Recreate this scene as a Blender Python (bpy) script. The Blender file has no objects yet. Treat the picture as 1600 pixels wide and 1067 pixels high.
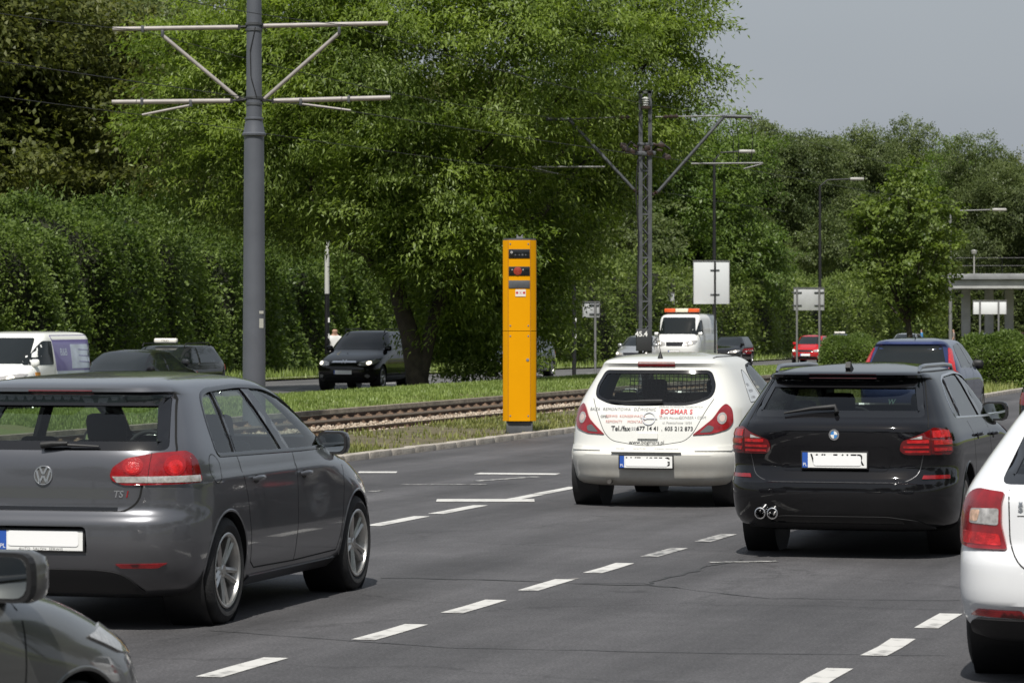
import bpy, bmesh, math, random
import numpy as np
from mathutils import Vector, Matrix
from mathutils.geometry import delaunay_2d_cdt
random.seed(7); rng = np.random.default_rng(11)
R = math.radians
scene = bpy.context.scene
COL = scene.collection

# ---------------------------------------------------------------- camera, sky, sun, exposure
FPX, CAMH, Y0 = 5200.0, 1.80, 502.0            # focal length in photo pixels, camera height, horizon row
cam_d = bpy.data.cameras.new('camera'); cam = bpy.data.objects.new('camera', cam_d); COL.objects.link(cam)
cam.location = (0, 0, CAMH); cam.rotation_euler = (R(90), 0, 0)
cam_d.sensor_width = 36; cam_d.lens = 36*FPX/1600
cam_d.shift_y = -(533.5-Y0)/1600
cam_d.clip_start = 0.5; cam_d.clip_end = 3000
cam_d.dof.use_dof = True; cam_d.dof.focus_distance = 29; cam_d.dof.aperture_fstop = 11
scene.camera = cam
SUN_AZ, SUN_EL = 8.0, 57.0                      # light travels towards azimuth SUN_AZ right of +Y
world = bpy.data.worlds.new('World'); scene.world = world; world.use_nodes = True
nt = world.node_tree; nt.nodes.clear()
w_out = nt.nodes.new('ShaderNodeOutputWorld'); w_bg = nt.nodes.new('ShaderNodeBackground')
sky = nt.nodes.new('ShaderNodeTexSky'); sky.sky_type = 'NISHITA'; sky.sun_disc = False
sky.sun_elevation = R(SUN_EL); sky.sun_rotation = R(180+SUN_AZ); sky.air_density = 1.6; sky.dust_density = 4.0
sk_mul = nt.nodes.new('ShaderNodeMixRGB'); sk_mul.blend_type = 'MULTIPLY'; sk_mul.inputs[0].default_value = 1
sk_mul.inputs[2].default_value = (0.07, 0.07, 0.07, 1)
nt.links.new(sky.outputs[0], sk_mul.inputs[1])
tc = nt.nodes.new('ShaderNodeTexCoord'); mp = nt.nodes.new('ShaderNodeMapping'); mp.inputs['Scale'].default_value = (1.0, 1.0, 3.0)
nz = nt.nodes.new('ShaderNodeTexNoise'); nz.inputs['Scale'].default_value = 1.7; nz.inputs['Detail'].default_value = 4
nz.inputs['Roughness'].default_value = 0.45
cr = nt.nodes.new('ShaderNodeValToRGB')
cr.color_ramp.elements[0].position = 0.3; cr.color_ramp.elements[0].color = (0.285, 0.325, 0.385, 1)
cr.color_ramp.elements[1].position = 0.72; cr.color_ramp.elements[1].color = (0.425, 0.46, 0.505, 1)
mixw = nt.nodes.new('ShaderNodeMixRGB'); mixw.inputs[0].default_value = 0.8
for a, b in ((tc.outputs['Generated'], mp.inputs[0]), (mp.outputs[0], nz.inputs['Vector']), (nz.outputs['Fac'], cr.inputs[0]),
             (sk_mul.outputs[0], mixw.inputs[1]), (cr.outputs[0], mixw.inputs[2]), (mixw.outputs[0], w_bg.inputs[0]), (w_bg.outputs[0], w_out.inputs[0])):
    nt.links.new(a, b)
w_bg.inputs[1].default_value = 1.04
sun_d = bpy.data.lights.new('sun', 'SUN'); sun_d.energy = 4.6; sun_d.angle = R(0.7); sun_d.color = (1.0, 0.965, 0.90)
sun = bpy.data.objects.new('sun', sun_d); COL.objects.link(sun)
_d = Vector((math.sin(R(SUN_AZ))*math.cos(R(SUN_EL)), math.cos(R(SUN_AZ))*math.cos(R(SUN_EL)), -math.sin(R(SUN_EL))))
sun.rotation_euler = _d.to_track_quat('-Z', 'Y').to_euler(); sun.location = (-10, -20, 40)
scene.view_settings.view_transform = 'Standard'; scene.view_settings.look = 'None'
scene.view_settings.exposure = 0.12; scene.view_settings.gamma = 1.0; scene.view_settings.use_curve_mapping = False
scene.render.engine = 'CYCLES'
scene.cycles.use_denoising = True
scene.cycles.max_bounces = 8; scene.cycles.transparent_max_bounces = 16
scene.cycles.caustics_reflective = False; scene.cycles.caustics_refractive = False

# ---------------------------------------------------------------- frame of the place
RA = R(15.7)                                     # the road runs 15.7 degrees to the right of the view
CU, SU = math.cos(RA), math.sin(RA)
def road(u, v, z=0.0):                           # u along the road, v to the right of the camera's line
    return Vector((u*SU + v*CU, u*CU - v*SU, z))
def to_road(X, Y): return (X*SU + Y*CU, X*CU - Y*SU)
def gz(v, u):                                    # height of the land: the far carriageway lies lower and falls away
    k = min(1, max(0, (-23.5 - v)/3.5)); k = k*k*(3-2*k)
    t = min(1, max(0, (u - 95)/85)); t = t*t*(3-2*t)
    return -0.12*k - 0.28*t
def ground_px(x, y, z=0.0):                      # survey: photo pixel on the ground -> (X, Y)
    s = (y-Y0)/(CAMH-z); return (x-800)/s, FPX/s
def at_px(x, y, Y): return Vector(((x-800)*Y/FPX, Y, CAMH - (y-Y0)*Y/FPX))

# ---------------------------------------------------------------- materials
MATS = {}
def nodes_of(m): m.use_nodes = True; return m.node_tree, m.node_tree.nodes['Principled BSDF']
def mat(name, col, rough=0.5, metal=0.0, coat=0.0, noise=0.0, nscale=6.0, bump=0.0, bscale=60.0, col2=None, emit=0.0, spec=0.5, coords='Object', ramp=(0.35, 0.65)):
    if name in MATS: return MATS[name]
    m = bpy.data.materials.new(name); t, p = nodes_of(m)
    p.inputs['Base Color'].default_value = (*col, 1); p.inputs['Roughness'].default_value = rough
    p.inputs['Metallic'].default_value = metal; p.inputs['Coat Weight'].default_value = coat; p.inputs['Coat Roughness'].default_value = 0.03
    p.inputs['Specular IOR Level'].default_value = spec
    if emit: p.inputs['Emission Color'].default_value = (*col, 1); p.inputs['Emission Strength'].default_value = emit
    if noise or col2 or bump: tcn = t.nodes.new('ShaderNodeTexCoord')
    if noise or col2:
        n = t.nodes.new('ShaderNodeTexNoise'); n.inputs['Scale'].default_value = nscale; n.inputs['Detail'].default_value = 6; n.inputs['Roughness'].default_value = 0.6
        t.links.new(tcn.outputs[coords], n.inputs['Vector'])
        r = t.nodes.new('ShaderNodeValToRGB'); c2 = col2 or tuple(max(0, c*(1-noise)) for c in col)
        c1 = col if col2 else tuple(c*(1+noise) for c in col)
        r.color_ramp.elements[0].position = ramp[0]; r.color_ramp.elements[0].color = (*c2, 1)
        r.color_ramp.elements[1].position = ramp[1]; r.color_ramp.elements[1].color = (*c1, 1)
        t.links.new(n.outputs['Fac'], r.inputs[0]); t.links.new(r.outputs[0], p.inputs['Base Color'])
    if bump:
        n2 = t.nodes.new('ShaderNodeTexNoise'); n2.inputs['Scale'].default_value = bscale; n2.inputs['Detail'].default_value = 4
        t.links.new(tcn.outputs[coords], n2.inputs['Vector'])
        b = t.nodes.new('ShaderNodeBump'); b.inputs['Strength'].default_value = bump; b.inputs['Distance'].default_value = 0.02
        t.links.new(n2.outputs['Fac'], b.inputs['Height']); t.links.new(b.outputs[0], p.inputs['Normal'])
    MATS[name] = m; return m
def glass_mat(name, tint=(0.55, 0.62, 0.6), ior=1.5, rough=0.0):
    if name in MATS: return MATS[name]
    m = bpy.data.materials.new(name); m.use_nodes = True; t = m.node_tree; t.nodes.clear()
    o = t.nodes.new('ShaderNodeOutputMaterial'); tr = t.nodes.new('ShaderNodeBsdfTransparent'); tr.inputs[0].default_value = (*tint, 1)
    gl = t.nodes.new('ShaderNodeBsdfGlossy'); gl.inputs['Roughness'].default_value = rough; gl.inputs[0].default_value = (1, 1, 1, 1)
    fr = t.nodes.new('ShaderNodeFresnel'); fr.inputs[0].default_value = ior
    mx = t.nodes.new('ShaderNodeMixShader')
    ge = t.nodes.new('ShaderNodeNewGeometry'); mr = t.nodes.new('ShaderNodeMapRange'); mr.inputs[3].default_value = ior; mr.inputs[4].default_value = 1/ior
    t.links.new(ge.outputs['Backfacing'], mr.inputs[0]); t.links.new(mr.outputs[0], fr.inputs[0])
    t.links.new(fr.outputs[0], mx.inputs[0]); t.links.new(tr.outputs[0], mx.inputs[1]); t.links.new(gl.outputs[0], mx.inputs[2]); t.links.new(mx.outputs[0], o.inputs[0])
    MATS[name] = m; return m
def leaf_mat(name, c1, c2, trans=0.35, nscale=0.5):
    m = bpy.data.materials.new(name); m.use_nodes = True; t = m.node_tree; t.nodes.clear()
    o = t.nodes.new('ShaderNodeOutputMaterial'); g = t.nodes.new('ShaderNodeNewGeometry'); r = t.nodes.new('ShaderNodeValToRGB')
    tcn = t.nodes.new('ShaderNodeTexCoord'); n = t.nodes.new('ShaderNodeTexNoise'); n.inputs['Scale'].default_value = nscale; n.inputs['Detail'].default_value = 3
    t.links.new(tcn.outputs['Object'], n.inputs['Vector'])
    mth = t.nodes.new('ShaderNodeMath'); mth.operation = 'MULTIPLY_ADD'; mth.inputs[1].default_value = 0.55
    t.links.new(g.outputs['Random Per Island'], mth.inputs[0])
    m2 = t.nodes.new('ShaderNodeMath'); m2.operation = 'MULTIPLY_ADD'; m2.inputs[1].default_value = 1.3; m2.inputs[2].default_value = -0.42
    t.links.new(n.outputs['Fac'], m2.inputs[0]); t.links.new(m2.outputs[0], mth.inputs[2])
    r.color_ramp.elements[0].color = (*c1, 1); r.color_ramp.elements[1].color = (*c2, 1)
    t.links.new(mth.outputs[0], r.inputs[0])
    p = t.nodes.new('ShaderNodeBsdfPrincipled'); p.inputs['Roughness'].default_value = 0.45; p.inputs['Specular IOR Level'].default_value = 0.35
    tl = t.nodes.new('ShaderNodeBsdfTranslucent'); mx = t.nodes.new('ShaderNodeMixShader'); mx.inputs[0].default_value = trans
    hs = t.nodes.new('ShaderNodeHueSaturation'); hs.inputs['Saturation'].default_value = 1.15; hs.inputs['Value'].default_value = 1.5
    t.links.new(r.outputs[0], p.inputs['Base Color']); t.links.new(r.outputs[0], hs.inputs['Color']); t.links.new(hs.outputs[0], tl.inputs[0])
    t.links.new(p.outputs[0], mx.inputs[1]); t.links.new(tl.outputs[0], mx.inputs[2]); t.links.new(mx.outputs[0], o.inputs[0])
    MATS[name] = m; return m

# ---------------------------------------------------------------- mesh helpers
def mesh_np(name, V, F, mats=(), smooth=False, midx=None):
    """V (n,3); F = (m,3|4) array or list of tuples"""
    me = bpy.data.meshes.new(name)
    if isinstance(F, np.ndarray):
        k = F.shape[1]; me.vertices.add(len(V)); me.vertices.foreach_set('co', np.asarray(V, np.float32).ravel())
        me.loops.add(F.size); me.loops.foreach_set('vertex_index', F.astype(np.int32).ravel())
        me.polygons.add(len(F)); me.polygons.foreach_set('loop_start', np.arange(0, F.size, k, dtype=np.int32))
        me.polygons.foreach_set('loop_total', np.full(len(F), k, np.int32)); me.update(calc_edges=True)
    else:
        me.from_pydata([tuple(v) for v in V], [], [tuple(f) for f in F]); me.update()
    for m in mats: me.materials.append(m)
    if midx is not None: me.polygons.foreach_set('material_index', np.asarray(midx, np.int32))
    if smooth: me.polygons.foreach_set('use_smooth', np.ones(len(me.polygons), bool))
    return me
def put(name, me, parent=None, loc=None, rot=None, **props):
    o = bpy.data.objects.new(name, me); COL.objects.link(o)
    if parent is not None: o.parent = parent
    if loc is not None: o.location = loc
    if rot is not None: o.rotation_euler = rot
    for k, v in props.items(): o[k] = v
    return o
def thing(name, label, category, loc=(0, 0, 0), rz=0.0, group=None):
    o = bpy.data.objects.new(name, None); COL.objects.link(o); o.location = loc; o.rotation_euler = (0, 0, rz)
    o['label'] = label; o['category'] = category; o.empty_display_size = 0.3
    if group: o['group'] = group
    return o
class MB:
    """collects simple solids into one mesh"""
    def __init__(s): s.V = []; s.F = []
    def add(s, V, F):
        n = len(s.V); s.V += [tuple(v) for v in V]; s.F += [tuple(i+n for i in f) for f in F]; return s
    def box(s, c, d, rot=None, bev=0.0):
        hx, hy, hz = d[0]/2, d[1]/2, d[2]/2
        if bev > 0:
            b = min(bev, hx*.9, hy*.9, hz*.9); V = []; F = []
            bm = bmesh.new(); bmesh.ops.create_cube(bm, size=1)
            for v in bm.verts: v.co = Vector((v.co.x*d[0], v.co.y*d[1], v.co.z*d[2]))
            bmesh.ops.bevel(bm, geom=bm.edges[:], offset=b, segments=2, affect='EDGES', profile=0.5)
            bm.verts.index_update(); V = [v.co.copy() for v in bm.verts]; F = [[v.index for v in f.verts] for f in bm.faces]; bm.free()
        else:
            V = [Vector((x, y, z)) for x in (-hx, hx) for y in (-hy, hy) for z in (-hz, hz)]
            F = [(0, 1, 3, 2), (4, 6, 7, 5), (0, 4, 5, 1), (2, 3, 7, 6), (0, 2, 6, 4), (1, 5, 7, 3)]
        if rot is not None: V = [rot @ v for v in V]
        c = Vector(c); return s.add([v + c for v in V], F)
    def tube(s, pts, r, n=8, cap=True):
        pts = [Vector(p) for p in pts]; rr = r if hasattr(r, '__len__') else [r]*len(pts)
        V = []; F = []; up = None
        for i, p in enumerate(pts):
            d = (pts[min(i+1, len(pts)-1)] - pts[max(i-1, 0)]).normalized()
            if up is None: up = Vector((0, 0, 1)) if abs(d.z) < .9 else Vector((1, 0, 0))
            a = d.cross(up).normalized(); b = a.cross(d).normalized(); up = b
            for k in range(n):
                t = 2*math.pi*k/n; V.append(p + (a*math.cos(t) + b*math.sin(t))*rr[i])
        for i in range(len(pts)-1):
            for k in range(n):
                k2 = (k+1) % n; F.append((i*n+k, i*n+k2, (i+1)*n+k2, (i+1)*n+k))
        if cap: F.append(tuple(range(n-1, -1, -1))); m = (len(pts)-1)*n; F.append(tuple(m+k for k in range(n)))
        return s.add(V, F)
    def lathe(s, prof, n=24, axis='z', c=(0, 0, 0), cap=False):
        V = []; F = []
        for (r, h) in prof:
            for k in range(n):
                t = 2*math.pi*k/n; a, b = r*math.cos(t), r*math.sin(t)
                V.append({'z': (a, b, h), 'y': (b, h, a), 'x': (h, a, b)}[axis])
        for i in range(len(prof)-1):
            for k in range(n):
                k2 = (k+1) % n; F.append((i*n+k, i*n+k2, (i+1)*n+k2, (i+1)*n+k))
        if cap: F.append(tuple(range(n-1, -1, -1))); m = (len(prof)-1)*n; F.append(tuple(m+k for k in range(n)))
        c = Vector(c); return s.add([Vector(v)+c for v in V], F)
    def prism(s, poly, a, b, axis='y', rot=None, off=(0, 0, 0)):
        """2D polygon extruded from a to b along axis; poly gives the two other axes in order"""
        def p3(p, h): return {'x': (h, p[0], p[1]), 'y': (p[0], h, p[1]), 'z': (p[0], p[1], h)}[axis]
        n = len(poly); V = [Vector(p3(p, a)) for p in poly] + [Vector(p3(p, b)) for p in poly]
        F = [tuple(range(n)), tuple(range(2*n-1, n-1, -1))] + [(i, i+n, (i+1) % n+n, (i+1) % n) for i in range(n)]
        if rot is not None: V = [rot @ v for v in V]
        o = Vector(off); return s.add([v+o for v in V], F)
    def mesh(s, name, m=None, smooth=None):
        me = mesh_np(name, s.V, s.F, (m,) if m else ())
        bm = bmesh.new(); bm.from_mesh(me); bmesh.ops.recalc_face_normals(bm, faces=bm.faces[:]); bm.to_mesh(me); bm.free()
        if smooth is not None: shade(me, smooth)
        return me
    def obj(s, name, m, parent=None, smooth=None, **props): return put(name, s.mesh(name, m, smooth), parent, **props)
def shade(me, deg=35):
    me.polygons.foreach_set('use_smooth', np.ones(len(me.polygons), bool))
    me.set_sharp_from_angle(angle=R(deg))
def copy_tree(o, parent=None):
    c = o.copy(); COL.objects.link(c)
    if parent is not None: c.parent = parent
    for ch in list(o.children): copy_tree(ch, c)
    return c
def round_poly(pts, r, n=4):
    out = []; m = len(pts)
    for i in range(m):
        rad = r[i] if hasattr(r, '__len__') else r
        p0, p, p1 = (np.array(pts[(i-1) % m], float), np.array(pts[i], float), np.array(pts[(i+1) % m], float))
        a, b = p0-p, p1-p; la, lb = np.linalg.norm(a), np.linalg.norm(b); d = min(rad, la*.48, lb*.48)
        if d < 1e-4: out.append(tuple(p)); continue
        A, B = p + a/la*d, p + b/lb*d
        for k in range(n+1):
            t = k/n; out.append(tuple((1-t)**2*A + 2*t*(1-t)*p + t*t*B))
    return out
def in_poly(P, poly):
    P = np.asarray(P, float); q = np.asarray(poly, float); x, y = P[:, 0], P[:, 1]; ins = np.zeros(len(P), bool)
    j = len(q)-1
    for i in range(len(q)):
        c = ((q[i, 1] > y) != (q[j, 1] > y)) & (x < (q[j, 0]-q[i, 0])*(y-q[i, 1])/(q[j, 1]-q[i, 1]+1e-12)+q[i, 0]); ins ^= c; j = i
    return ins
def densify(poly, h):
    out = []
    for i in range(len(poly)):
        a, b = np.array(poly[i], float), np.array(poly[(i+1) % len(poly)], float); n = max(1, int(np.ceil(np.linalg.norm(b-a)/h)))
        out += [tuple(a+(b-a)*k/n) for k in range(n)]
    return out
def offset_poly(poly, d):
    """grow (d>0) or shrink a simple polygon"""
    q = np.array(poly, float); n = len(q); A = sum(q[i, 0]*q[(i+1) % n, 1]-q[(i+1) % n, 0]*q[i, 1] for i in range(n)); sg = 1 if A > 0 else -1
    out = []
    for i in range(n):
        a, b, c = q[i-1], q[i], q[(i+1) % n]
        e1 = (b-a)/(np.linalg.norm(b-a)+1e-9); e2 = (c-b)/(np.linalg.norm(c-b)+1e-9)
        n1 = np.array([e1[1], -e1[0]])*sg; n2 = np.array([e2[1], -e2[0]])*sg; m = n1+n2; l = np.linalg.norm(m)
        m = m/l if l > 1e-6 else n1; k = max(0.5, m @ n1); out.append(tuple(b+m*d/k))
    return out
def text_geo(s, size=1.0, align='CENTER', shear=0.0, bold=0.0, space=1.0):
    c = bpy.data.curves.new('txt', 'FONT'); c.body = s; c.size = size; c.align_x = align; c.align_y = 'CENTER'; c.resolution_u = 3; c.shear = shear; c.offset = bold; c.space_character = space
    o = bpy.data.objects.new('txt', c); COL.objects.link(o); dg = bpy.context.evaluated_depsgraph_get(); dg.update()
    me = o.evaluated_get(dg).to_mesh(); V = np.array([tuple(v.co) for v in me.vertices]) if len(me.vertices) else np.zeros((0, 3)); F = [tuple(p.vertices) for p in me.polygons]
    o.evaluated_get(dg).to_mesh_clear(); bpy.data.objects.remove(o); bpy.data.curves.remove(c)
    return V, F
# ---------------------------------------------------------------- land, roads, track
def strip(name, v0, v1, u0, u1, m, dz=0.0, parent=None, nu=60, nv=4, hfun=None, **props):
    us = np.linspace(u0, u1, nu); vs = np.linspace(v0, v1, nv); V = []
    for u in us:
        for v in vs:
            p = road(u, v); V.append((p.x, p.y, (hfun(v, u) if hfun else gz(v, u))+dz))
    F = [(i*nv+j, i*nv+j+1, (i+1)*nv+j+1, (i+1)*nv+j) for i in range(nu-1) for j in range(nv-1)]
    me = mesh_np(name, V, F, (m,), True); return put(name, me, parent, **props)
def asphalt_mat(name, base, warm):
    m = bpy.data.materials.new(name); t, p = nodes_of(m); p.inputs['Roughness'].default_value = .72; p.inputs['Specular IOR Level'].default_value = .4
    g = t.nodes.new('ShaderNodeNewGeometry')
    mpn = t.nodes.new('ShaderNodeMapping'); mpn.inputs['Rotation'].default_value = (0, 0, RA); t.links.new(g.outputs['Position'], mpn.inputs[0])   # frame of the road
    def noise(sc, det=5, rough=.6, vec=None):
        n = t.nodes.new('ShaderNodeTexNoise'); n.inputs['Scale'].default_value = sc; n.inputs['Detail'].default_value = det; n.inputs['Roughness'].default_value = rough
        t.links.new(vec or mpn.outputs[0], n.inputs['Vector']); return n
    def ramp(src, stops):
        r = t.nodes.new('ShaderNodeValToRGB'); r.color_ramp.elements[0].position = stops[0][0]; r.color_ramp.elements[0].color = (*[stops[0][1]]*3, 1); r.color_ramp.elements[1].position = stops[-1][0]; r.color_ramp.elements[1].color = (*[stops[-1][1]]*3, 1)
        for pos, c in stops[1:-1]: e = r.color_ramp.elements.new(pos); e.color = (c, c, c, 1)
        t.links.new(src, r.inputs[0]); return r
    def mul(a, b):
        x = t.nodes.new('ShaderNodeMixRGB'); x.blend_type = 'MULTIPLY'; x.inputs[0].default_value = 1; t.links.new(a, x.inputs[1]); t.links.new(b, x.inputs[2]); return x.outputs[0]
    st = t.nodes.new('ShaderNodeMapping'); st.inputs['Scale'].default_value = (1.0, .06, 1); t.links.new(mpn.outputs[0], st.inputs[0])
    a = ramp(noise(.35, 4).outputs['Fac'], [(.3, .76), (.7, 1.24)]); b = ramp(noise(1.3, 6, .7, st.outputs[0]).outputs['Fac'], [(.3, .70), (.7, 1.25)])
    c = ramp(noise(55, 3, .8).outputs['Fac'], [(.30, .50), (.5, 1.0), (.72, 1.85)]); d = ramp(noise(5, 6, .75).outputs['Fac'], [(.35, .88), (.65, 1.10)])
    rgb = t.nodes.new('ShaderNodeRGB'); rgb.outputs[0].default_value = (base*warm[0], base*warm[1], base*warm[2], 1)
    col = mul(mul(mul(mul(rgb.outputs[0], a.outputs[0]), b.outputs[0]), c.outputs[0]), d.outputs[0])
    # hairline cracks
    vo = t.nodes.new('ShaderNodeTexVoronoi'); vo.feature = 'DISTANCE_TO_EDGE'; vo.inputs['Scale'].default_value = .22
    wv = t.nodes.new('ShaderNodeMixRGB'); wv.blend_type = 'ADD'; wv.inputs[0].default_value = .9; nn = noise(1.1, 5, .7); t.links.new(mpn.outputs[0], wv.inputs[1]); t.links.new(nn.outputs['Color'], wv.inputs[2]); t.links.new(wv.outputs[0], vo.inputs['Vector'])
    ck = ramp(vo.outputs['Distance'], [(0, .72), (.003, .8), (.008, 1.0)]); col = mul(col, ck.outputs[0])
    # rubber and oil along the wheel tracks of each lane
    sx = t.nodes.new('ShaderNodeSeparateXYZ'); t.links.new(mpn.outputs[0], sx.inputs[0]); ph = t.nodes.new('ShaderNodeMath'); ph.operation = 'MULTIPLY_ADD'; ph.inputs[1].default_value = 2*math.pi/1.55; ph.inputs[2].default_value = 1.2
    t.links.new(sx.outputs[0], ph.inputs[0]); sn = t.nodes.new('ShaderNodeMath'); sn.operation = 'SINE'; t.links.new(ph.outputs[0], sn.inputs[0])
    nf = t.nodes.new('ShaderNodeMath'); nf.operation = 'MULTIPLY_ADD'; nf.inputs[1].default_value = .22; t.links.new(sn.outputs[0], nf.inputs[0]); t.links.new(noise(.5, 5, .6, st.outputs[0]).outputs['Fac'], nf.inputs[2])
    col = mul(col, ramp(nf.outputs[0], [(.28, .84), (.72, 1.14)]).outputs[0])
    sp = ramp(noise(2.2, 2, .5).outputs['Fac'], [(.22, .55), (.30, 1.0)]); col = mul(col, sp.outputs[0])
    t.links.new(col, p.inputs['Base Color'])
    bp = t.nodes.new('ShaderNodeBump'); bp.inputs['Strength'].default_value = .5; bp.inputs['Distance'].default_value = .008; t.links.new(noise(75, 3).outputs['Fac'], bp.inputs['Height']); t.links.new(bp.outputs[0], p.inputs['Normal'])
    return m
V_KERB, V_R1, V_R2, V_R3, V_EDGE = -13.6, -16.9, -18.335, -19.75, -20.35
V_O0, V_O1 = -27.6, -36.4
soil = mat('soil_under_grass', (.10, .085, .045), .95, noise=.35, nscale=3, bump=.6, bscale=14, coords='Object')
grass_ground = mat('mown_grass_ground', (.095, .14, .030), .9, col2=(.13, .125, .045), nscale=.9, bump=.8, bscale=30)
gnd = strip('ground', -420, 260, -60, 1100, grass_ground, -.10, nu=140, nv=60, kind='structure')
ASPH = asphalt_mat('asphalt', .070, (1.0, .97, 1.01)); ASPH2 = asphalt_mat('asphalt_far_carriageway', .105, (1.0, .98, .97))
rd = strip('road', V_KERB-.02, 9.0, -20, 420, ASPH, .0, nu=60, nv=3, kind='structure')
ro = strip('far_road', V_O1, V_O0, -10, 420, ASPH2, .0, nu=160, nv=6, kind='structure')
# painted dashes, surveyed from the picture as ground points
line_m = mat('road_paint_white', (.56, .55, .525), .65, col2=(.16, .155, .15), nscale=5, bump=.2, bscale=40, ramp=(.30, .46), coords='Object')
line_w = mat('road_paint_worn', (.50, .49, .47), .65, col2=(.10, .10, .10), nscale=9, ramp=(.40, .60))
def dash(u0, u1, v, w, m, parent, z=.004, skew=0.0, v1=None):
    n = max(2, int(abs(u1-u0)/.35)); L = []; Rr = []; v1 = v if v1 is None else v1
    for i in range(n+1):
        t = i/n; u = u0+(u1-u0)*t; vv = v+(v1-v)*t; e = (random.random()-.5)*.018
        L.append((u-skew*.5, vv-w/2+e)); Rr.append((u+skew*.5, vv+w/2+e*.6))
    V = [(*road(a, b)[:2], gz(b, a)+z) for a, b in L+Rr[::-1]]; c = road((u0+u1)/2, v); V = [(x-c.x, y-c.y, zz) for x, y, zz in V]
    me = mesh_np('lane_dash', V, [tuple(range(len(V)))], (m,)); return put('lane_dash', me, parent, (c.x, c.y, 0))
def dash_px(a, b, w, m, parent, z=.004):
    ua, va = to_road(*ground_px(*a)); ub, vb = to_road(*ground_px(*b)); dash(ua, ub, va, w, m, parent, z, v1=vb)
for a, b in (((352, 1048), (408, 1037)), ((588, 993), (634, 982)), ((722, 953), (763, 942)), ((840, 919), (870, 909)), ((937, 891), (967, 884)), ((1024, 866), (1052, 860)), ((1106, 843), (1130, 838))):
    ua, va = to_road(*ground_px(*a)); ub, vb = to_road(*ground_px(*b)); vm = (va+vb)/2; um = (ua+ub)/2; dash(um-.5, um+.5, vm-.0, .14, line_m if a[0] < 1000 else line_w, rd)
for x, y in ((1390, 1011), (1468, 970), (1285, 1060)):
    u, v = to_road(*ground_px(x, y)); dash(u-.5, u+.5, v, .14, line_m, rd)
for x, y in ((622, 814), (717, 796), (812, 778), (872, 766)):
    u, v = to_road(*ground_px(x, y)); dash(u-.75, u+.75, v, .15, line_m, rd)
for a, b, w_, m_ in (((745, 740), (872, 741), .16, line_m), ((682, 782), (835, 782), .20, line_m), ((627, 757), (760, 757), .08, line_w), ((560, 738), (620, 738), .16, line_m), ((740, 752), (838, 745), .12, line_w), ((1110, 879), (1215, 877), .09, line_w), ((575, 768), (598, 767), .1, line_w)):
    A, B = ground_px(*a), ground_px(*b); d = Vector((B[0]-A[0], B[1]-A[1], 0)); n = d.normalized().cross(Vector((0, 0, 1)))*(w_/2 if m_ is line_w else w_*1.2)
    c = Vector(((A[0]+B[0])/2, (A[1]+B[1])/2, 0)); V = [Vector((A[0], A[1], .005))-n-c, Vector((B[0], B[1], .005))-n-c, Vector((B[0], B[1], .005))+n-c, Vector((A[0], A[1], .005))+n-c]
    put('stop_mark', mesh_np('stop_mark', V, [(0, 1, 2, 3)], (m_,)), rd, c)
for u in np.arange(60, 330, 9.0): dash(u, u+3.0, -31.6, .16, line_m, ro, .006)
for u in np.arange(40, 330, 6.0): dash(u, u+5.9, -28.0, .14, line_w, ro, .006); 
# tar seam and crack across the lanes
tar = mat('tar_seam', (.032, .032, .032), .6, noise=.4, nscale=6); pale_patch = mat('scuffed_asphalt', (.17, .16, .15), .85, noise=.5, nscale=7)
def crack(pts_px, w, m=tar, name='asphalt_crack', jit=.03):
    P = [Vector((*ground_px(*p), .003)) for p in pts_px]; Q = []
    for a, b in zip(P[:-1], P[1:]):
        n = max(2, int((b-a).length/.18)); Q += [a+(b-a)*k/n+Vector((random.gauss(0, jit), random.gauss(0, jit), 0)) for k in range(n)]
    Q.append(P[-1]); V = []; c = Q[0].copy(); c.z = 0
    for i, q in enumerate(Q):
        d = (Q[min(i+1, len(Q)-1)]-Q[max(i-1, 0)]).normalized(); n = Vector((-d.y, d.x, 0))*w*random.uniform(.3, 1.2)/2; V += [q-n-c, q+n-c]
    put(name, mesh_np(name, V, [(2*i, 2*i+1, 2*i+3, 2*i+2) for i in range(len(Q)-1)], (m,)), rd, c)
crack([(590, 903), (700, 905), (830, 908), (900, 912), (1010, 914), (1060, 918)], .05); crack([(1010, 912), (1060, 898), (1110, 882), (1160, 874)], .05); crack([(895, 903), (870, 908)], .10, pale_patch)
crack([(860, 910), (1000, 912), (1200, 935), (1500, 938)], .02, tar, jit=.02); crack([(330, 985), (700, 1012), (1080, 1020), (1480, 1024)], .018, tar, jit=.01)
# kerb of the tram reserve, stone by stone
kerb_m = mat('kerb_concrete', (.33, .30, .26), .9, noise=.25, nscale=5, bump=.4, bscale=40)
kerb = put('kerb', None, kind='structure'); km = []
for k in range(4):
    b = MB().box((0, 0, -.035), (.992, .17, .24), None, .018); km.append(b.mesh('kerb_stone', kerb_m, 40))
for i, u in enumerate(np.arange(20, 130, 1.0)):
    p = road(u, V_KERB-.09); o = put('kerb_stone', km[i % 4], kerb, (p.x, p.y, gz(V_KERB, u)+random.uniform(-.005, .004)), (random.gauss(0, .006), random.gauss(0, .003), math.pi/2-RA+random.gauss(0, .006)))
for i, u in enumerate(np.arange(63, 118, 1.0)):
    p = road(u, -10.55); put('kerb_stone', km[i % 4], kerb, (p.x, p.y, gz(-10.5, u)+random.uniform(-.005, .004)), (random.gauss(0, .006), random.gauss(0, .003), math.pi/2-RA+random.gauss(0, .004)))
strip('island_ground', V_KERB-.25, -10.65, 63, 330, grass_ground, .075, nu=90, nv=4, kind='structure')
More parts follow.
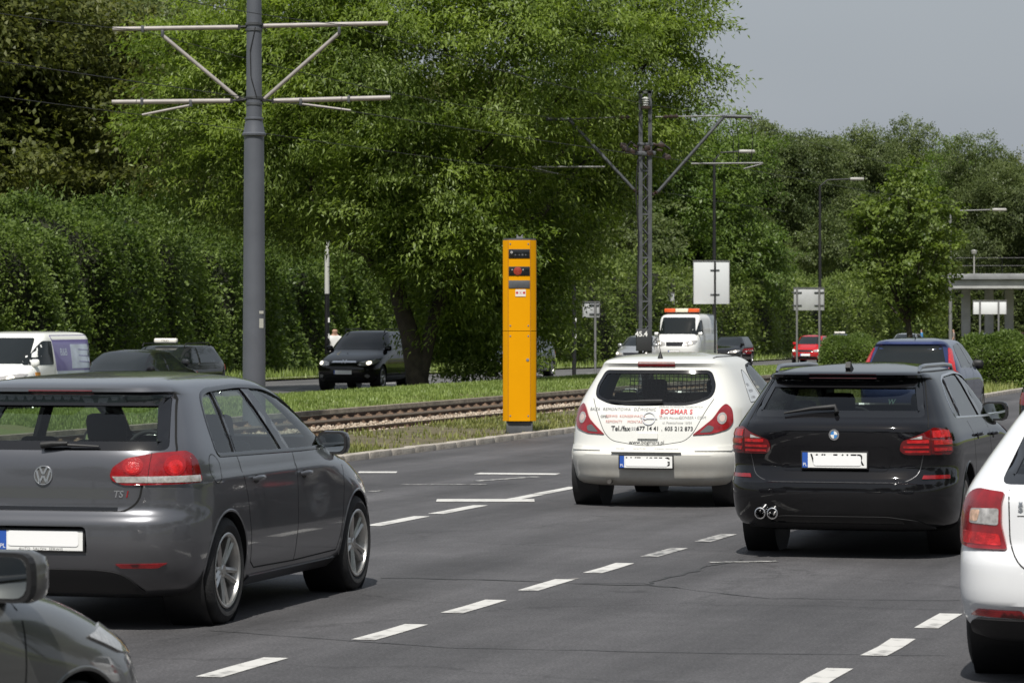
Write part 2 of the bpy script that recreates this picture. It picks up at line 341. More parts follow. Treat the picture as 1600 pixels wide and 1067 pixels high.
# lawn of the reserve and of the median, verge beyond
def hump(v, u):
    t = min(1, max(0, (V_EDGE-v)/1.4)); s = min(1, max(0, (v-V_O0)/2.5)); return gz(v, u)+.03+.16*t*t*(3-2*t)*s
strip('verge_ground', V_R1+.35, V_KERB-.17, 10, 330, soil, .055, nu=160, nv=4, kind='structure')
strip('median_ground', V_O0+.10, V_EDGE-.14, 10, 330, grass_ground, .0, nu=200, nv=14, hfun=hump, kind='structure')
strip('roadside_ground', -60, V_O1-.15, 10, 400, grass_ground, .05, nu=120, nv=5, kind='structure')
for v in (V_O0+.05, V_O1-.08):
    strip('far_kerb', v-.07, v+.07, 10, 330, kerb_m, .10, nu=160, nv=2, kind='structure')
# tram track
ballast_m = mat('ballast_bed', (.34, .27, .19), .95, noise=.5, nscale=9, bump=1.0, bscale=26)
strip('track_bed', V_R2+.08, V_R1+.36, 10, 330, ballast_m, .015, nu=120, nv=4, kind='structure')
strip('track_bed', V_EDGE, V_R2+.08, 10, 330, mat('dark_ballast_bed', (.095, .070, .050), .95, noise=.5, nscale=9, bump=1.0, bscale=26), .015, nu=120, nv=4, kind='structure')  # bed beyond the second rail is a darker brown
rust = mat('rail_rusty_steel', (.085, .055, .038), .7, metal=.3, noise=.4, nscale=8, bump=.3, bscale=60); railtop = mat('rail_polished_head', (.30, .27, .24), .32, metal=.9)
track = thing('tram_track', 'rusty tram rails on pale ballast in front of the grass median', 'tram track')
prof = [(-.065, 0), (.065, 0), (.065, .015), (.012, .03), (.010, .115), (.034, .125), (.036, .155), (-.036, .155), (-.034, .125), (-.010, .115), (-.012, .03), (-.065, .015)]
def rail(v):
    us = np.linspace(25, 300, 140); V = []; n = len(prof); F = []
    for u in us:
        for a, b in prof: p = road(u, v+a); V.append((p.x, p.y, gz(v, u)-.055+b))
    F = [(i*n+j, i*n+(j+1) % n, (i+1)*n+(j+1) % n, (i+1)*n+j) for i in range(len(us)-1) for j in range(n)]
    mi = [1 if (k % n) == 6 else 0 for k in range(len(F))]
    put('rail', mesh_np('rail', V, F, (rust, railtop), False, mi), track)
for v in (V_R1, V_R2, V_R3): rail(v)
fm = MB().lathe([(0, .075), (.026, .075), (.028, .05), (.06, .048), (.078, .02), (.08, -.03)], 8, 'z').mesh('rail_fastener', mat('fastener_rust', (.15, .095, .06), .75, noise=.4, nscale=9), 40)
for v in (V_R1, V_R2, V_R3):
    for i, u in enumerate(np.arange(44, 98, .66)):
        p = road(u, v+.115); put('rail_fastener', fm, track, (p.x, p.y, gz(v, u)-.005), (random.gauss(0, .1), random.gauss(0, .1), random.random()*3))
edge = strip('concrete_edging', V_EDGE-.16, V_EDGE+.04, 25, 300, mat('old_concrete', (.20, .17, .13), .95, noise=.35, nscale=4, bump=.5, bscale=30), .13, nu=120, nv=2, kind='structure')
strip('edging_face', V_EDGE+.04, V_EDGE+.07, 25, 300, MATS['old_concrete'], .13, nu=120, nv=2, kind='structure', hfun=lambda v, u: gz(v, u)-(.18 if v > V_EDGE+.05 else 0))
# loose stones between the rails
def scatter_stones(n, v0, v1, u0, u1, s0, s1, name, m, z):
    base = np.array([(0, 0, 1), (.9, 0, .2), (-.3, .8, .3), (-.6, -.7, .2), (.3, .2, -.8)], float); tri = np.array([(0, 1, 2), (0, 2, 3), (0, 3, 1), (4, 2, 1), (4, 3, 2), (4, 1, 3)])
    u = rng.uniform(u0, u1, n); v = rng.uniform(v0, v1, n); s = rng.uniform(s0, s1, n); an = rng.uniform(0, 6.28, n)
    ca, sa = np.cos(an), np.sin(an); B = base[None]*(s[:, None, None])*rng.uniform(.7, 1.3, (n, 5, 1))
    X = B[..., 0]*ca[:, None]-B[..., 1]*sa[:, None]; Y = B[..., 0]*sa[:, None]+B[..., 1]*ca[:, None]
    V = np.stack([X+(u*SU+v*CU)[:, None], Y+(u*CU-v*SU)[:, None], B[..., 2]*.7+z+np.array([gz(b, a) for a, b in zip(u, v)])[:, None]], -1).reshape(-1, 3)
    F = (tri[None]+(np.arange(n)*5)[:, None, None]).reshape(-1, 3); put(name, mesh_np(name, V, F, (m,)), kind='stuff', label='pale ballast stones between the tram rails', category='gravel')
stone_m = leaf_mat('ballast_stones', (.17, .13, .095), (.55, .46, .36), 0.0, 3.0)
scatter_stones(9000, V_R2+.12, V_R1+.4, 42, 110, .02, .055, 'ballast_stones', stone_m, .022)

# ---------------------------------------------------------------- grass blades
def blades(name, n, v0, v1, u0, u1, h0, h1, m, hfun, dens=None, lean=.5, w=.008, label='', bias=1.0):
    u = u0+(u1-u0)*rng.random(n)**bias; v = rng.uniform(v0, v1, n)
    if dens is not None: k = rng.random(n) < dens(u, v); u, v = u[k], v[k]; n = len(u)
    h = rng.uniform(h0, h1, n)*(.7+.8*(np.sin(u*1.3+np.sin(v*2.1)*2)*.25+.5)); an = rng.uniform(0, 6.28, n); ln = h*lean*rng.uniform(.2, 1, n)
    X, Y = u*SU+v*CU, u*CU-v*SU; Z = np.array([hfun(b, a) for a, b in zip(u, v)])
    wd = w*(1+u/60); dx, dy = np.cos(an), np.sin(an); px, py = -dy*wd[:], dx*wd[:]
    b0 = np.stack([X-px, Y-py, Z], 1); b1 = np.stack([X+px, Y+py, Z], 1); m0 = np.stack([X-px*.7+dx*ln*.35, Y-py*.7+dy*ln*.35, Z+h*.6], 1); m1 = np.stack([X+px*.7+dx*ln*.35, Y+py*.7+dy*ln*.35, Z+h*.6], 1); tp = np.stack([X+dx*ln, Y+dy*ln, Z+h*.95], 1)
    V = np.stack([b0, b1, tp], 1).reshape(-1, 3); F = np.arange(3*n).reshape(n, 3)
    put(name, mesh_np(name, V, F, (m,), True), kind='stuff', label=label, category='grass')
G1 = leaf_mat('grass_blades', (.120, .175, .038), (.315, .390, .115), .35, .45); G2 = leaf_mat('dry_verge_grass', (.095, .125, .030), (.30, .30, .10), .3, .8)
blades('verge_grass', 42000, V_R1+.30, V_KERB-.16, 42, 120, .025, .085, G2, lambda v, u: gz(v, u)+.05, dens=lambda u, v: np.clip(.35+.9*np.sin(u*.9+v)*np.sin(u*.37+1.0)+.25*(u > 52), .06, 1), label='patchy dry grass between the kerb and the near rail', bias=1.4)
blades('median_grass', 170000, V_O0+.1, V_EDGE-.1, 48, 190, .03, .085, G1, hump, label='green grass on the median behind the rails', bias=1.5)
blades('roadside_grass', 30000, -42, V_O1-.2, 80, 240, .10, .35, G1, lambda v, u: gz(v, u)+.05, label='rough grass below the tall hedge', w=.012)
blades('island_grass', 36000, V_KERB-.2, -10.66, 63, 150, .05, .20, leaf_mat('island_grass_blades', (.125, .165, .04), (.38, .40, .14), .35, .5), lambda v, u: gz(v, u)+.07, label='longer grass on the island beyond the black estate', bias=1.2)
# ---------------------------------------------------------------- leaves, trees, hedges
def leaf_quads(C, D, L, Wd, fold=.35, flat=None, T=None):
    """C centres of leaf bases (n,3), D directions, L lengths, Wd widths -> V,F (quads folded along the rib)"""
    n = len(C); D = D/(np.linalg.norm(D, axis=1)[:, None]+1e-9); r = rng.normal(size=(n, 3)); r = r if flat is None else np.array([0, 0, 1.])+r*flat; S = np.cross(D, r); S /= np.linalg.norm(S, axis=1)[:, None]+1e-9; N = np.cross(S, D)
    a = C; b = C+D*(L*.45)[:, None]+S*(Wd*.5)[:, None]+N*(Wd*fold*.5)[:, None]; c = C+D*L[:, None]-N*(L*.12)[:, None]; d = C+D*(L*.45)[:, None]-S*(Wd*.5)[:, None]+N*(Wd*fold*.5)[:, None]
    V = np.stack([a, b, c, d], 1).reshape(-1, 3); F = np.arange(4*n).reshape(n, 4)
    if T is None: return V, F
    T = T/(np.linalg.norm(T, axis=1)[:, None]+1e-9); G = np.cross(b-a, d-a); fl = np.einsum('ij,ij->i', G, T) < 0; F[fl] = F[fl][:, ::-1]   # leaf tops face out of the clump
    G /= np.linalg.norm(G, axis=1)[:, None]+1e-12; G[fl] *= -1; N = G*.45+T*.55; N /= np.linalg.norm(N, axis=1)[:, None]; return V, F, np.repeat(N, 4, 0)
def crown_points(lobes, per_m2, fill=.55, flat=.85):
    """sprig centres over a set of lobes (centre, radius): mostly near the outside, with gaps"""
    P = []; O = []
    for (c, r) in lobes:
        n = int(per_m2*4*math.pi*r*r); d = rng.normal(size=(n, 3)); d /= np.linalg.norm(d, axis=1)[:, None]
        bump = 1+.16*np.sin(d[:, 0]*5+c[0])*np.sin(d[:, 1]*6+c[1])+.14*np.sin(d[:, 2]*7+c[2]*2)
        rad = r*np.where(rng.random(n) < fill, rng.uniform(.82, 1.08, n), rng.uniform(.35, .9, n))*bump
        P.append(np.array(c)+d*rad[:, None]*np.array([1, 1, flat])); O.append(d)
    return np.concatenate(P), np.concatenate(O)
def crown_mesh(name, lobes, m, per_m2=5, leaves=40, L=(.10, .18), W=(.028, .05), spray=.35, droop=.5, zmin=None, flat=None):
    P, O = crown_points(lobes, per_m2)
    if zmin is not None: k = P[:, 2] > zmin; P, O = P[k], O[k]
    n = len(P); sd = O*np.array([1, 1, .45])+rng.normal(size=(n, 3))*.40+np.array([0, 0, .10]); sd /= np.linalg.norm(sd, axis=1)[:, None]
    t = rng.random((n, leaves)); tw = P[:, None]+sd[:, None]*(t[..., None]-.3)*spray*1.5 - np.array([0, 0, 1])*(t**2)[..., None]*spray*droop + rng.normal(size=(n, leaves, 3))*spray*np.array([.30, .30, .13])
    ld = sd[:, None]*.7+rng.normal(size=(n, leaves, 3))*.6-np.array([0, 0, 1])*(droop*.9)
    C = tw.reshape(-1, 3); D = ld.reshape(-1, 3); k = len(C); TT = (O[:, None]+np.array([0, 0, .55])+rng.normal(size=(n, 1, 3))*.30+rng.normal(size=(n, leaves, 3))*.12).reshape(-1, 3)
    V, F, N = leaf_quads(C, D, rng.uniform(*L, k), rng.uniform(*W, k), flat=flat, T=TT); me = mesh_np(name, V, F, (m,), True); me.normals_split_custom_set_from_vertices(N); return me
def limb(b, pts, r0, r1, n=8):
    m = len(pts); b.tube(pts, [r0+(r1-r0)*(i/(m-1))**.8 for i in range(m)], n)
def wiggle(a, b, n, amp):
    a, b = Vector(a), Vector(b); return [a+(b-a)*(i/n)+(Vector((random.gauss(0, amp), random.gauss(0, amp), random.gauss(0, amp*.5))) if 0 < i < n else Vector()) for i in range(n+1)]
bark = mat('bark', (.042, .034, .026), .95, noise=.4, nscale=4, bump=1.0, bscale=14)
LM_WILLOW = leaf_mat('leaf_ash_green', (.042, .080, .012), (.300, .385, .088), .45, .35)
LM_DARK = leaf_mat('leaf_dark_green', (.034, .050, .012), (.190, .205, .058), .38, .30)
LM_HEDGE = leaf_mat('leaf_hedge', (.046, .084, .017), (.225, .300, .082), .40, .45)
LM_FAR = leaf_mat('leaf_far_wood', (.046, .072, .024), (.170, .205, .074), .36, .12)  # leaf colours lifted to stand in for haze over distance
LM_FAR2 = leaf_mat('leaf_far_wood_light', (.052, .098, .020), (.205, .280, .068), .4, .12)
LM_HEDGE2 = leaf_mat('leaf_hedge_light', (.060, .098, .022), (.270, .335, .100), .40, .3)
LM_MAPLE = leaf_mat('leaf_maple', (.046, .084, .014), (.225, .290, .070), .4, .5)
# ---- the big tree on the median
def big_tree():
    Y = 90.0; s = FPX/Y; X = (655-800)/s; u, v = to_road(X, Y); z0 = hump(v, u)-.05
    root = thing('ash_tree', 'huge spreading green tree whose dark trunk stands behind the rails', 'tree', (X, Y, z0))
    def P(px, py, dy): return ((px-655)/s, dy, CAMH-(py-Y0)/s-z0)
    spec = [(350, 150, 0, 2.1), (480, 50, 1, 2.6), (440, 240, -1, 1.7), (310, 70, .5, 1.4), (285, 190, 0, 1.0), (290, 280, .5, .9), (360, 275, 1, 1.2), (600, 90, -1.8, 2.7), (650, 240, -1.5, 2.0), (610, 330, -1.4, 1.3), (690, 330, -1.8, 1.3), (560, 250, 1.5, 1.9),
            (680, -110, 0, 3.2), (500, -90, 0, 2.8), (830, 60, -1.2, 2.6), (960, 50, 0, 2.0), (1055, 75, .5, 1.15), (1090, 120, 0, .75), (940, 165, -.5, 1.7), (1000, 190, 1, 1.3), (860, 250, 1.6, 2.0), (800, 330, 1.8, 2.0), (780, 220, -.6, 1.9), (860, 390, 2.0, 1.5), (900, 300, 2.0, 1.4), (740, 430, 2.0, 1.5), (820, 470, 2.0, 1.3), (740, 530, 1.8, 1.05), (700, 470, 1.5, 1.1), (860, -80, 1, 2.6), (1000, -40, 1, 1.8), (1085, 25, .4, .9), (545, 350, -1.0, .75), (720, 350, -2.2, .7), (500, 330, .8, 1.0), (420, 330, 2, 1.0), (690, 415, -1.3, .95), (760, 380, -1.5, 1.2), (725, 490, .2, 1.0), (790, 560, .9, .8), (600, 395, -1.2, .75), (560, 300, -1.6, 1.2), (720, 580, 1.2, .7)]
    lob = [(P(a, b, c+(3.6 if a > 840 else 0)), r*1.07) for a, b, c, r in spec]
    sun_l = [l for l, q in zip(lob, spec)]
    put('crown', crown_mesh('crown', sun_l, LM_WILLOW, per_m2=1.75, leaves=108, L=(.11, .22), W=(.038, .066), spray=.80, droop=.42, flat=.55, zmin=.45), root)
    b = MB(); t = [(0, 0, -.1), (-.10, 0, .6), (-.25, 0, 1.5), (-.55, .1, 2.5), (-.75, .1, 3.4)]
    limb(b, t, .33, .20, 12); limb(b, [(.02, 0, .3), (.25, .1, 1.4), (.6, .2, 2.6), (.9, .3, 4.0)], .22, .16, 10)
    put_trunk = b
    for (c, r) in lob:
        if r < 1.1: continue
        st = (-.6, .1, 3.0) if c[0] < 0 else (.8, .25, 3.4)
        limb(b, wiggle(st, (c[0]*.93, c[1]*.9, c[2]), 5, .22), .13, .03, 6)
    b.obj('trunk', bark, root, 60)
big_tree()
# ---- generic trees, shared crowns
def gen_lobes(h, w, n, seed):
    rs = np.random.default_rng(seed); out = []
    for i in range(n):
        t = rs.random(); z = h*(.30+.66*t); rad = w*(1-.75*abs(t-.35)**1.2)*.62; a = rs.uniform(0, 6.28); q = rs.uniform(.2, 1)*rad
        out.append(((q*math.cos(a), q*math.sin(a), z), rs.uniform(.16, .27)*w))
    return out
def trunk_mesh(h, r, lobes):
    b = MB(); limb(b, wiggle((0, 0, -.3), (0, 0, h*.62), 6, .1), r, r*.45, 8)
    for (c, rr) in lobes[:9]: limb(b, wiggle((0, 0, h*random.uniform(.25, .5)), c, 4, .2), r*.35, .03, 5)
    return b.mesh('trunk', bark, 60)
KINDS = []
for i, (h, w, n, m_) in enumerate(((16, 10, 26, LM_DARK), (17, 11, 28, LM_FAR), (15, 10, 26, LM_FAR2), (18, 10, 28, LM_FAR))):
    lb = gen_lobes(h, w, n, 40+i); KINDS.append((crown_mesh('crown', lb, m_, per_m2=1.35, leaves=37, L=(.16, .30), W=(.09, .16), spray=.85, droop=.30, flat=.6), trunk_mesh(h, .3, lb), h))
def tree_at(px, Y, top_py, kind, label, group, wide=1.0, rz=0.0):
    X = (px-800)*Y/FPX; u, v = to_road(X, Y); z = gz(v, u); top_py += 34 if Y > 200 else 0; top = CAMH-(top_py-Y0)*Y/FPX-z; s = top/KINDS[kind][2]
    o = thing('broadleaf_tree', label, 'tree', (X, Y, z), rz, group); o.scale = (s*wide, s*wide, s)
    put('crown', KINDS[kind][0], o); put('trunk', KINDS[kind][1], o)
def row(spec, group):
    for q in spec: tree_at(*q[:4], q[4], group, *(q[5:]))
row([(-70, 118, -140, 0, 'dark tree partly outside the left edge, tallest behind the hedge', 1.1, .3), (60, 124, -60, 0, 'dark tree above the hedge in the top left corner', 1.1, 1.7), (190, 132, 20, 1, 'dark tree behind the left cross-arms of the grey pole', 1.05, 2.9),
     (330, 138, -40, 0, 'tree behind the grey pole, mostly hidden by the big tree', 1.1, 4.0), (500, 150, 60, 1, 'tree hidden behind the middle of the big tree', 1.1, .9), (680, 165, 80, 0, 'dark tree behind the big trunk', 1.1, 2.0), (840, 175, 150, 1, 'dark tree behind the yellow pillar', 1.1, 5.0)], 'trees behind the left hedge')
row([(985, 185, 175, 2, 'light green tree left of the lattice mast top', 1.05, .5), (1075, 190, 185, 2, 'light green tree right of the lattice mast', .95, 1.9), (1150, 215, 290, 3, 'round dark tree below the lamp right of the mast', .9, 3.0), (1205, 260, 185, 1, 'dark tall tree at the left end of the far wood', .9, 4.1), (1275, 270, 205, 3, 'tree in the far wood above the two-post sign', .9, 5.2), (1345, 280, 200, 1, 'tree in the far wood left of the young tree', .9, .4),
     (1415, 290, 178, 3, 'tallest tree of the far wood, straight behind the young tree', .8, 1.3), (1480, 280, 205, 2, 'tree in the far wood right of the young tree', .9, 2.2), (1535, 270, 200, 3, 'tree of the far wood above the footbridge', .85, 3.5), (1590, 262, 245, 1, 'tree of the far wood at the right edge', .9, 4.4), (1650, 270, 240, 0, 'tree beyond the right edge of the far wood', .9, 5.1), (1240, 300, 200, 3, 'tree deep in the far wood left of the sign', 1., .8), (1310, 310, 205, 2, 'tree deep in the far wood', 1., 2.8), (1560, 310, 215, 0, 'tree deep in the far wood behind the footbridge', 1., 1.8)], 'trees of the far wood')
# ---- young tree on the median to the right
def young_tree():
    Y = 135.; s = FPX/Y; X = (1420-800)/s; u, v = to_road(X, Y); z0 = hump(v, u)-.05
    root = thing('young_maple', 'young leafy tree standing alone in front of the far wood', 'tree', (X, Y, z0))
    spec = [(1420, 300, 0, .9), (1400, 350, .3, 1.2), (1450, 340, -.3, 1.1), (1370, 330, 0, .75), (1350, 345, 0, .5), (1380, 400, .3, 1.1), (1440, 410, -.4, 1.2), (1475, 380, .2, .8), (1415, 270, 0, .55), (1400, 450, 0, .95), (1450, 460, 0, .9), (1360, 430, 0, .5), (1475, 440, .3, .6), (1430, 490, 0, .55), (1345, 360, .2, .35)]
    lob = [(((a-1420)/s, c, CAMH-(b-Y0)/s-z0), r) for a, b, c, r in spec]
    put('crown', crown_mesh('crown', lob, LM_MAPLE, per_m2=3.6, leaves=26, L=(.12, .22), W=(.09, .16), spray=.42, droop=.25, flat=.6), root)
    b = MB(); limb(b, [(0, 0, -.1), (.05, 0, 1.2), (-.1, 0, 2.4)], .15, .10, 8)
    for (c, r) in lob: limb(b, wiggle((-.08, 0, 1.8), c, 4, .08), .06, .015, 5)
    b.obj('trunk', bark, root, 60)
young_tree()
# ---- the tall hedge along the far carriageway
def hedge(name, label, u0, u1, v, depth, hf, n, L, W, m, seed, round_top=True):
    rs = np.random.default_rng(seed); c = road((u0+u1)/2, v); cu, cv = (u0+u1)/2, v
    root = thing(name, label, 'hedge', (c.x, c.y, 0)); 
    # billowing surface: front face, top and ends sampled, pushed in and out by noise
    def surf(u, q, e):     # q 0..1 from the foot of the front up and over the top
        h = hf(u); lump = .55*np.sin(u*.9+1.3*np.sin(u*.31))*np.sin(q*5+u*.4)+.35*np.sin(u*2.3+q*9)+.25*np.sin(u*5.1+q*17)
        ang = np.clip((q-.62)/.38, 0, 1)*math.pi/2; d = np.where(q < .62, 0, depth*.5*np.sin(ang)); z = np.where(q < .62, h*.82*q/.62, h*(.82+.18*np.sin(ang)))
        d = d-lump*depth*.20*np.sin(np.clip(q*4, 0, 1)*math.pi/2); z = z+lump*.11*h*np.clip(q, 0, 1); return v+depth*.5-d-e, z
    u = rs.uniform(u0, u1, n); u = u0+(u1-u0)*((u-u0)/(u1-u0))**1.25; q = rs.random(n)**.9; e = np.abs(rs.normal(size=n))*.22
    vv, z = surf(u, q, e); g = np.array([gz(v, a) for a in u])
    C = np.stack([u*SU+vv*CU-c.x, u*CU-vv*SU-c.y, z+g], 1); C += rs.normal(size=(n, 3))*.08
    out = np.array([CU, -SU, 0]); D = out*.7+rs.normal(size=(n, 3))*.7+np.array([0, 0, .25])[None]*(q[:, None]); sc = .75+.5*(u-u0)/(u1-u0)
    lumpn = np.sin(u*2.3+q*9)*.35+np.sin(u*.9+1.3*np.sin(u*.31))*.4; TT = out[None]*1.0+np.array([SU, CU, 0])[None]*(lumpn+rs.normal(size=n)*.2)[:, None]+np.array([0, 0, 1.])[None]*(.35+q*.9+.5*np.cos(u*2.3+q*9)+rs.normal(size=n)*.2)[:, None]
    V, F, N = leaf_quads(C, D, rs.uniform(*L, n)*sc, rs.uniform(*W, n)*sc, T=TT); me = mesh_np('foliage', V, F, (m,), True); me.normals_split_custom_set_from_vertices(N); put('foliage', me, root)
    # upright young shoots on top
    k = int((u1-u0)*5); us = rs.uniform(u0, u1, k); SV = []; SD = []; 
    for a in us:
        vq, zz = surf(np.array([a]), np.array([rs.uniform(.7, 1)]), 0.); p = road(a, float(vq[0])); hh = rs.uniform(.25, .75)
        for j in range(9): SV.append((p.x-c.x+rs.normal()*.05, p.y-c.y+rs.normal()*.05, float(zz[0])+gz(v, a)+hh*j/8)); SD.append((rs.normal()*.5, rs.normal()*.5, .8))
    V, F = leaf_quads(np.array(SV), np.array(SD), rs.uniform(*L, len(SV)), rs.uniform(*W, len(SV))*.7); put('shoots', mesh_np('shoots', V, F, (m,), True), root)
    # solid dark core, added behind the leaves to block light
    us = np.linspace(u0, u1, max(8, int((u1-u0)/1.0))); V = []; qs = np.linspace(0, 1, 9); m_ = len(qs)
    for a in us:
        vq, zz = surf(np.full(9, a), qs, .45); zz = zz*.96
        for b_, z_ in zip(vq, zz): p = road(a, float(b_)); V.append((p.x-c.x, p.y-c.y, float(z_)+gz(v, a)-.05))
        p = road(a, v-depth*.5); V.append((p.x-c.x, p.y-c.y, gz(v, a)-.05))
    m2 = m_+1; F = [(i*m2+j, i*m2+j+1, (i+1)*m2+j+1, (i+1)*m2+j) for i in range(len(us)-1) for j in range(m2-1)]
    put('dark_core', mesh_np('dark_core', V, F, (mat('hedge_dark_core', (.022, .026, .010), .95, noise=.5, nscale=5, bump=1, bscale=6),), True), root)
hedge('tall_hedge', 'tall unclipped hedge along the left behind the taxi and van', 74, 136, -40.5, 4.2, lambda u: 4.9+.45*np.sin(u*.21)+.5*np.exp(-((u-88)/7)**2), 170000, (.10, .19), (.060, .105), LM_HEDGE, 5)
hedge('long_hedge', 'tall hedge running from the yellow pillar to the two-post sign', 136.3, 262, -40.0, 4.6, lambda u: 4.9+.4*np.sin(u*.17)-.7*np.clip((u-235)/30, 0, 1), 82000, (.15, .28), (.085, .16), LM_HEDGE2, 6)
def low_hedge(name, label, px, Y, wpx, h, depth, n=20000, ls=1.15, lm=None):
    X = (px-800)*Y/FPX; u, v = to_road(X, Y); w = wpx*Y/FPX; root = thing(name, label, 'hedge', (X, Y, gz(v, u)))
    d = rng.normal(size=(n, 3)); d[:, 2] = np.abs(d[:, 2]); pw = 3.2; k = (np.abs(d[:, 0])**pw+np.abs(d[:, 1])**pw+np.abs(d[:, 2])**pw)**(1/pw); d /= k[:, None]
    lum = 1+.05*np.sin(d[:, 0]*7)+.04*np.sin(d[:, 1]*9+d[:, 2]*5); C = d*np.array([w/2, depth/2, h])*(lum*rng.uniform(.9, 1.02, n))[:, None]
    V, F = leaf_quads(C, d+rng.normal(size=(n, 3))*.8, rng.uniform(.05, .10, n)*ls, rng.uniform(.035, .06, n)*ls); put('foliage', mesh_np('foliage', V, F, (lm or LM_HEDGE,), True), root)
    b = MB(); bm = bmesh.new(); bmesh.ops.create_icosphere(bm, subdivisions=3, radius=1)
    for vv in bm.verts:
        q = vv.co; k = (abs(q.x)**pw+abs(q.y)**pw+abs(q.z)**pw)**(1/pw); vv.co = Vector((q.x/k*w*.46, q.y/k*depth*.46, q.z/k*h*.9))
    me = bpy.data.meshes.new('dark_core'); bm.to_mesh(me); bm.free(); me.materials.append(MATS['hedge_dark_core']); put('dark_core', me, root)  # closed dark core, added so no light passes through the bush
low_hedge('clipped_hedge', 'low clipped hedge at the right edge beyond the black estate', 1560, 88, 130, 1.42, 3.0)
low_hedge('round_bush', 'low clipped hedge between the two-post sign and the blue car', 1332, 128, 100, 1.30, 3.0)
low_hedge('undergrowth', 'dark undergrowth beneath the far wood behind the footbridge', 1560, 262, 330, 6.5, 5.0, 22000, 5.0, LM_FAR)
low_hedge('undergrowth', 'undergrowth beneath the far wood behind the young tree', 1390, 266, 160, 6.0, 5.0, 14000, 5.0, LM_FAR)
# ---- trees on the near side of the road and behind the photographer (they show in the cars' paint and glass)
for i, (u, v, s_) in enumerate([(-34, -16, 1.0), (-40, -4, 1.1), (-38, 8, 1.0), (-26, 19, .95), (-12, 22, 1.05), (2, 21, .9), (16, 23, 1.1), (30, 22, 1.0), (45, 24, .95), (60, 23, 1.05), (76, 25, 1.0), (-44, -28, 1.1)]):
    p = road(u, v); k = i % 4; o = thing('broadleaf_tree', 'tree on the near side of the road outside the picture, seen only in reflections', 'tree', (p.x, p.y, 0), i*1.3, 'trees on the near side'); o.scale = (s_, s_, s_*.85); put('crown', KINDS[k][0], o); put('trunk', KINDS[k][1], o)
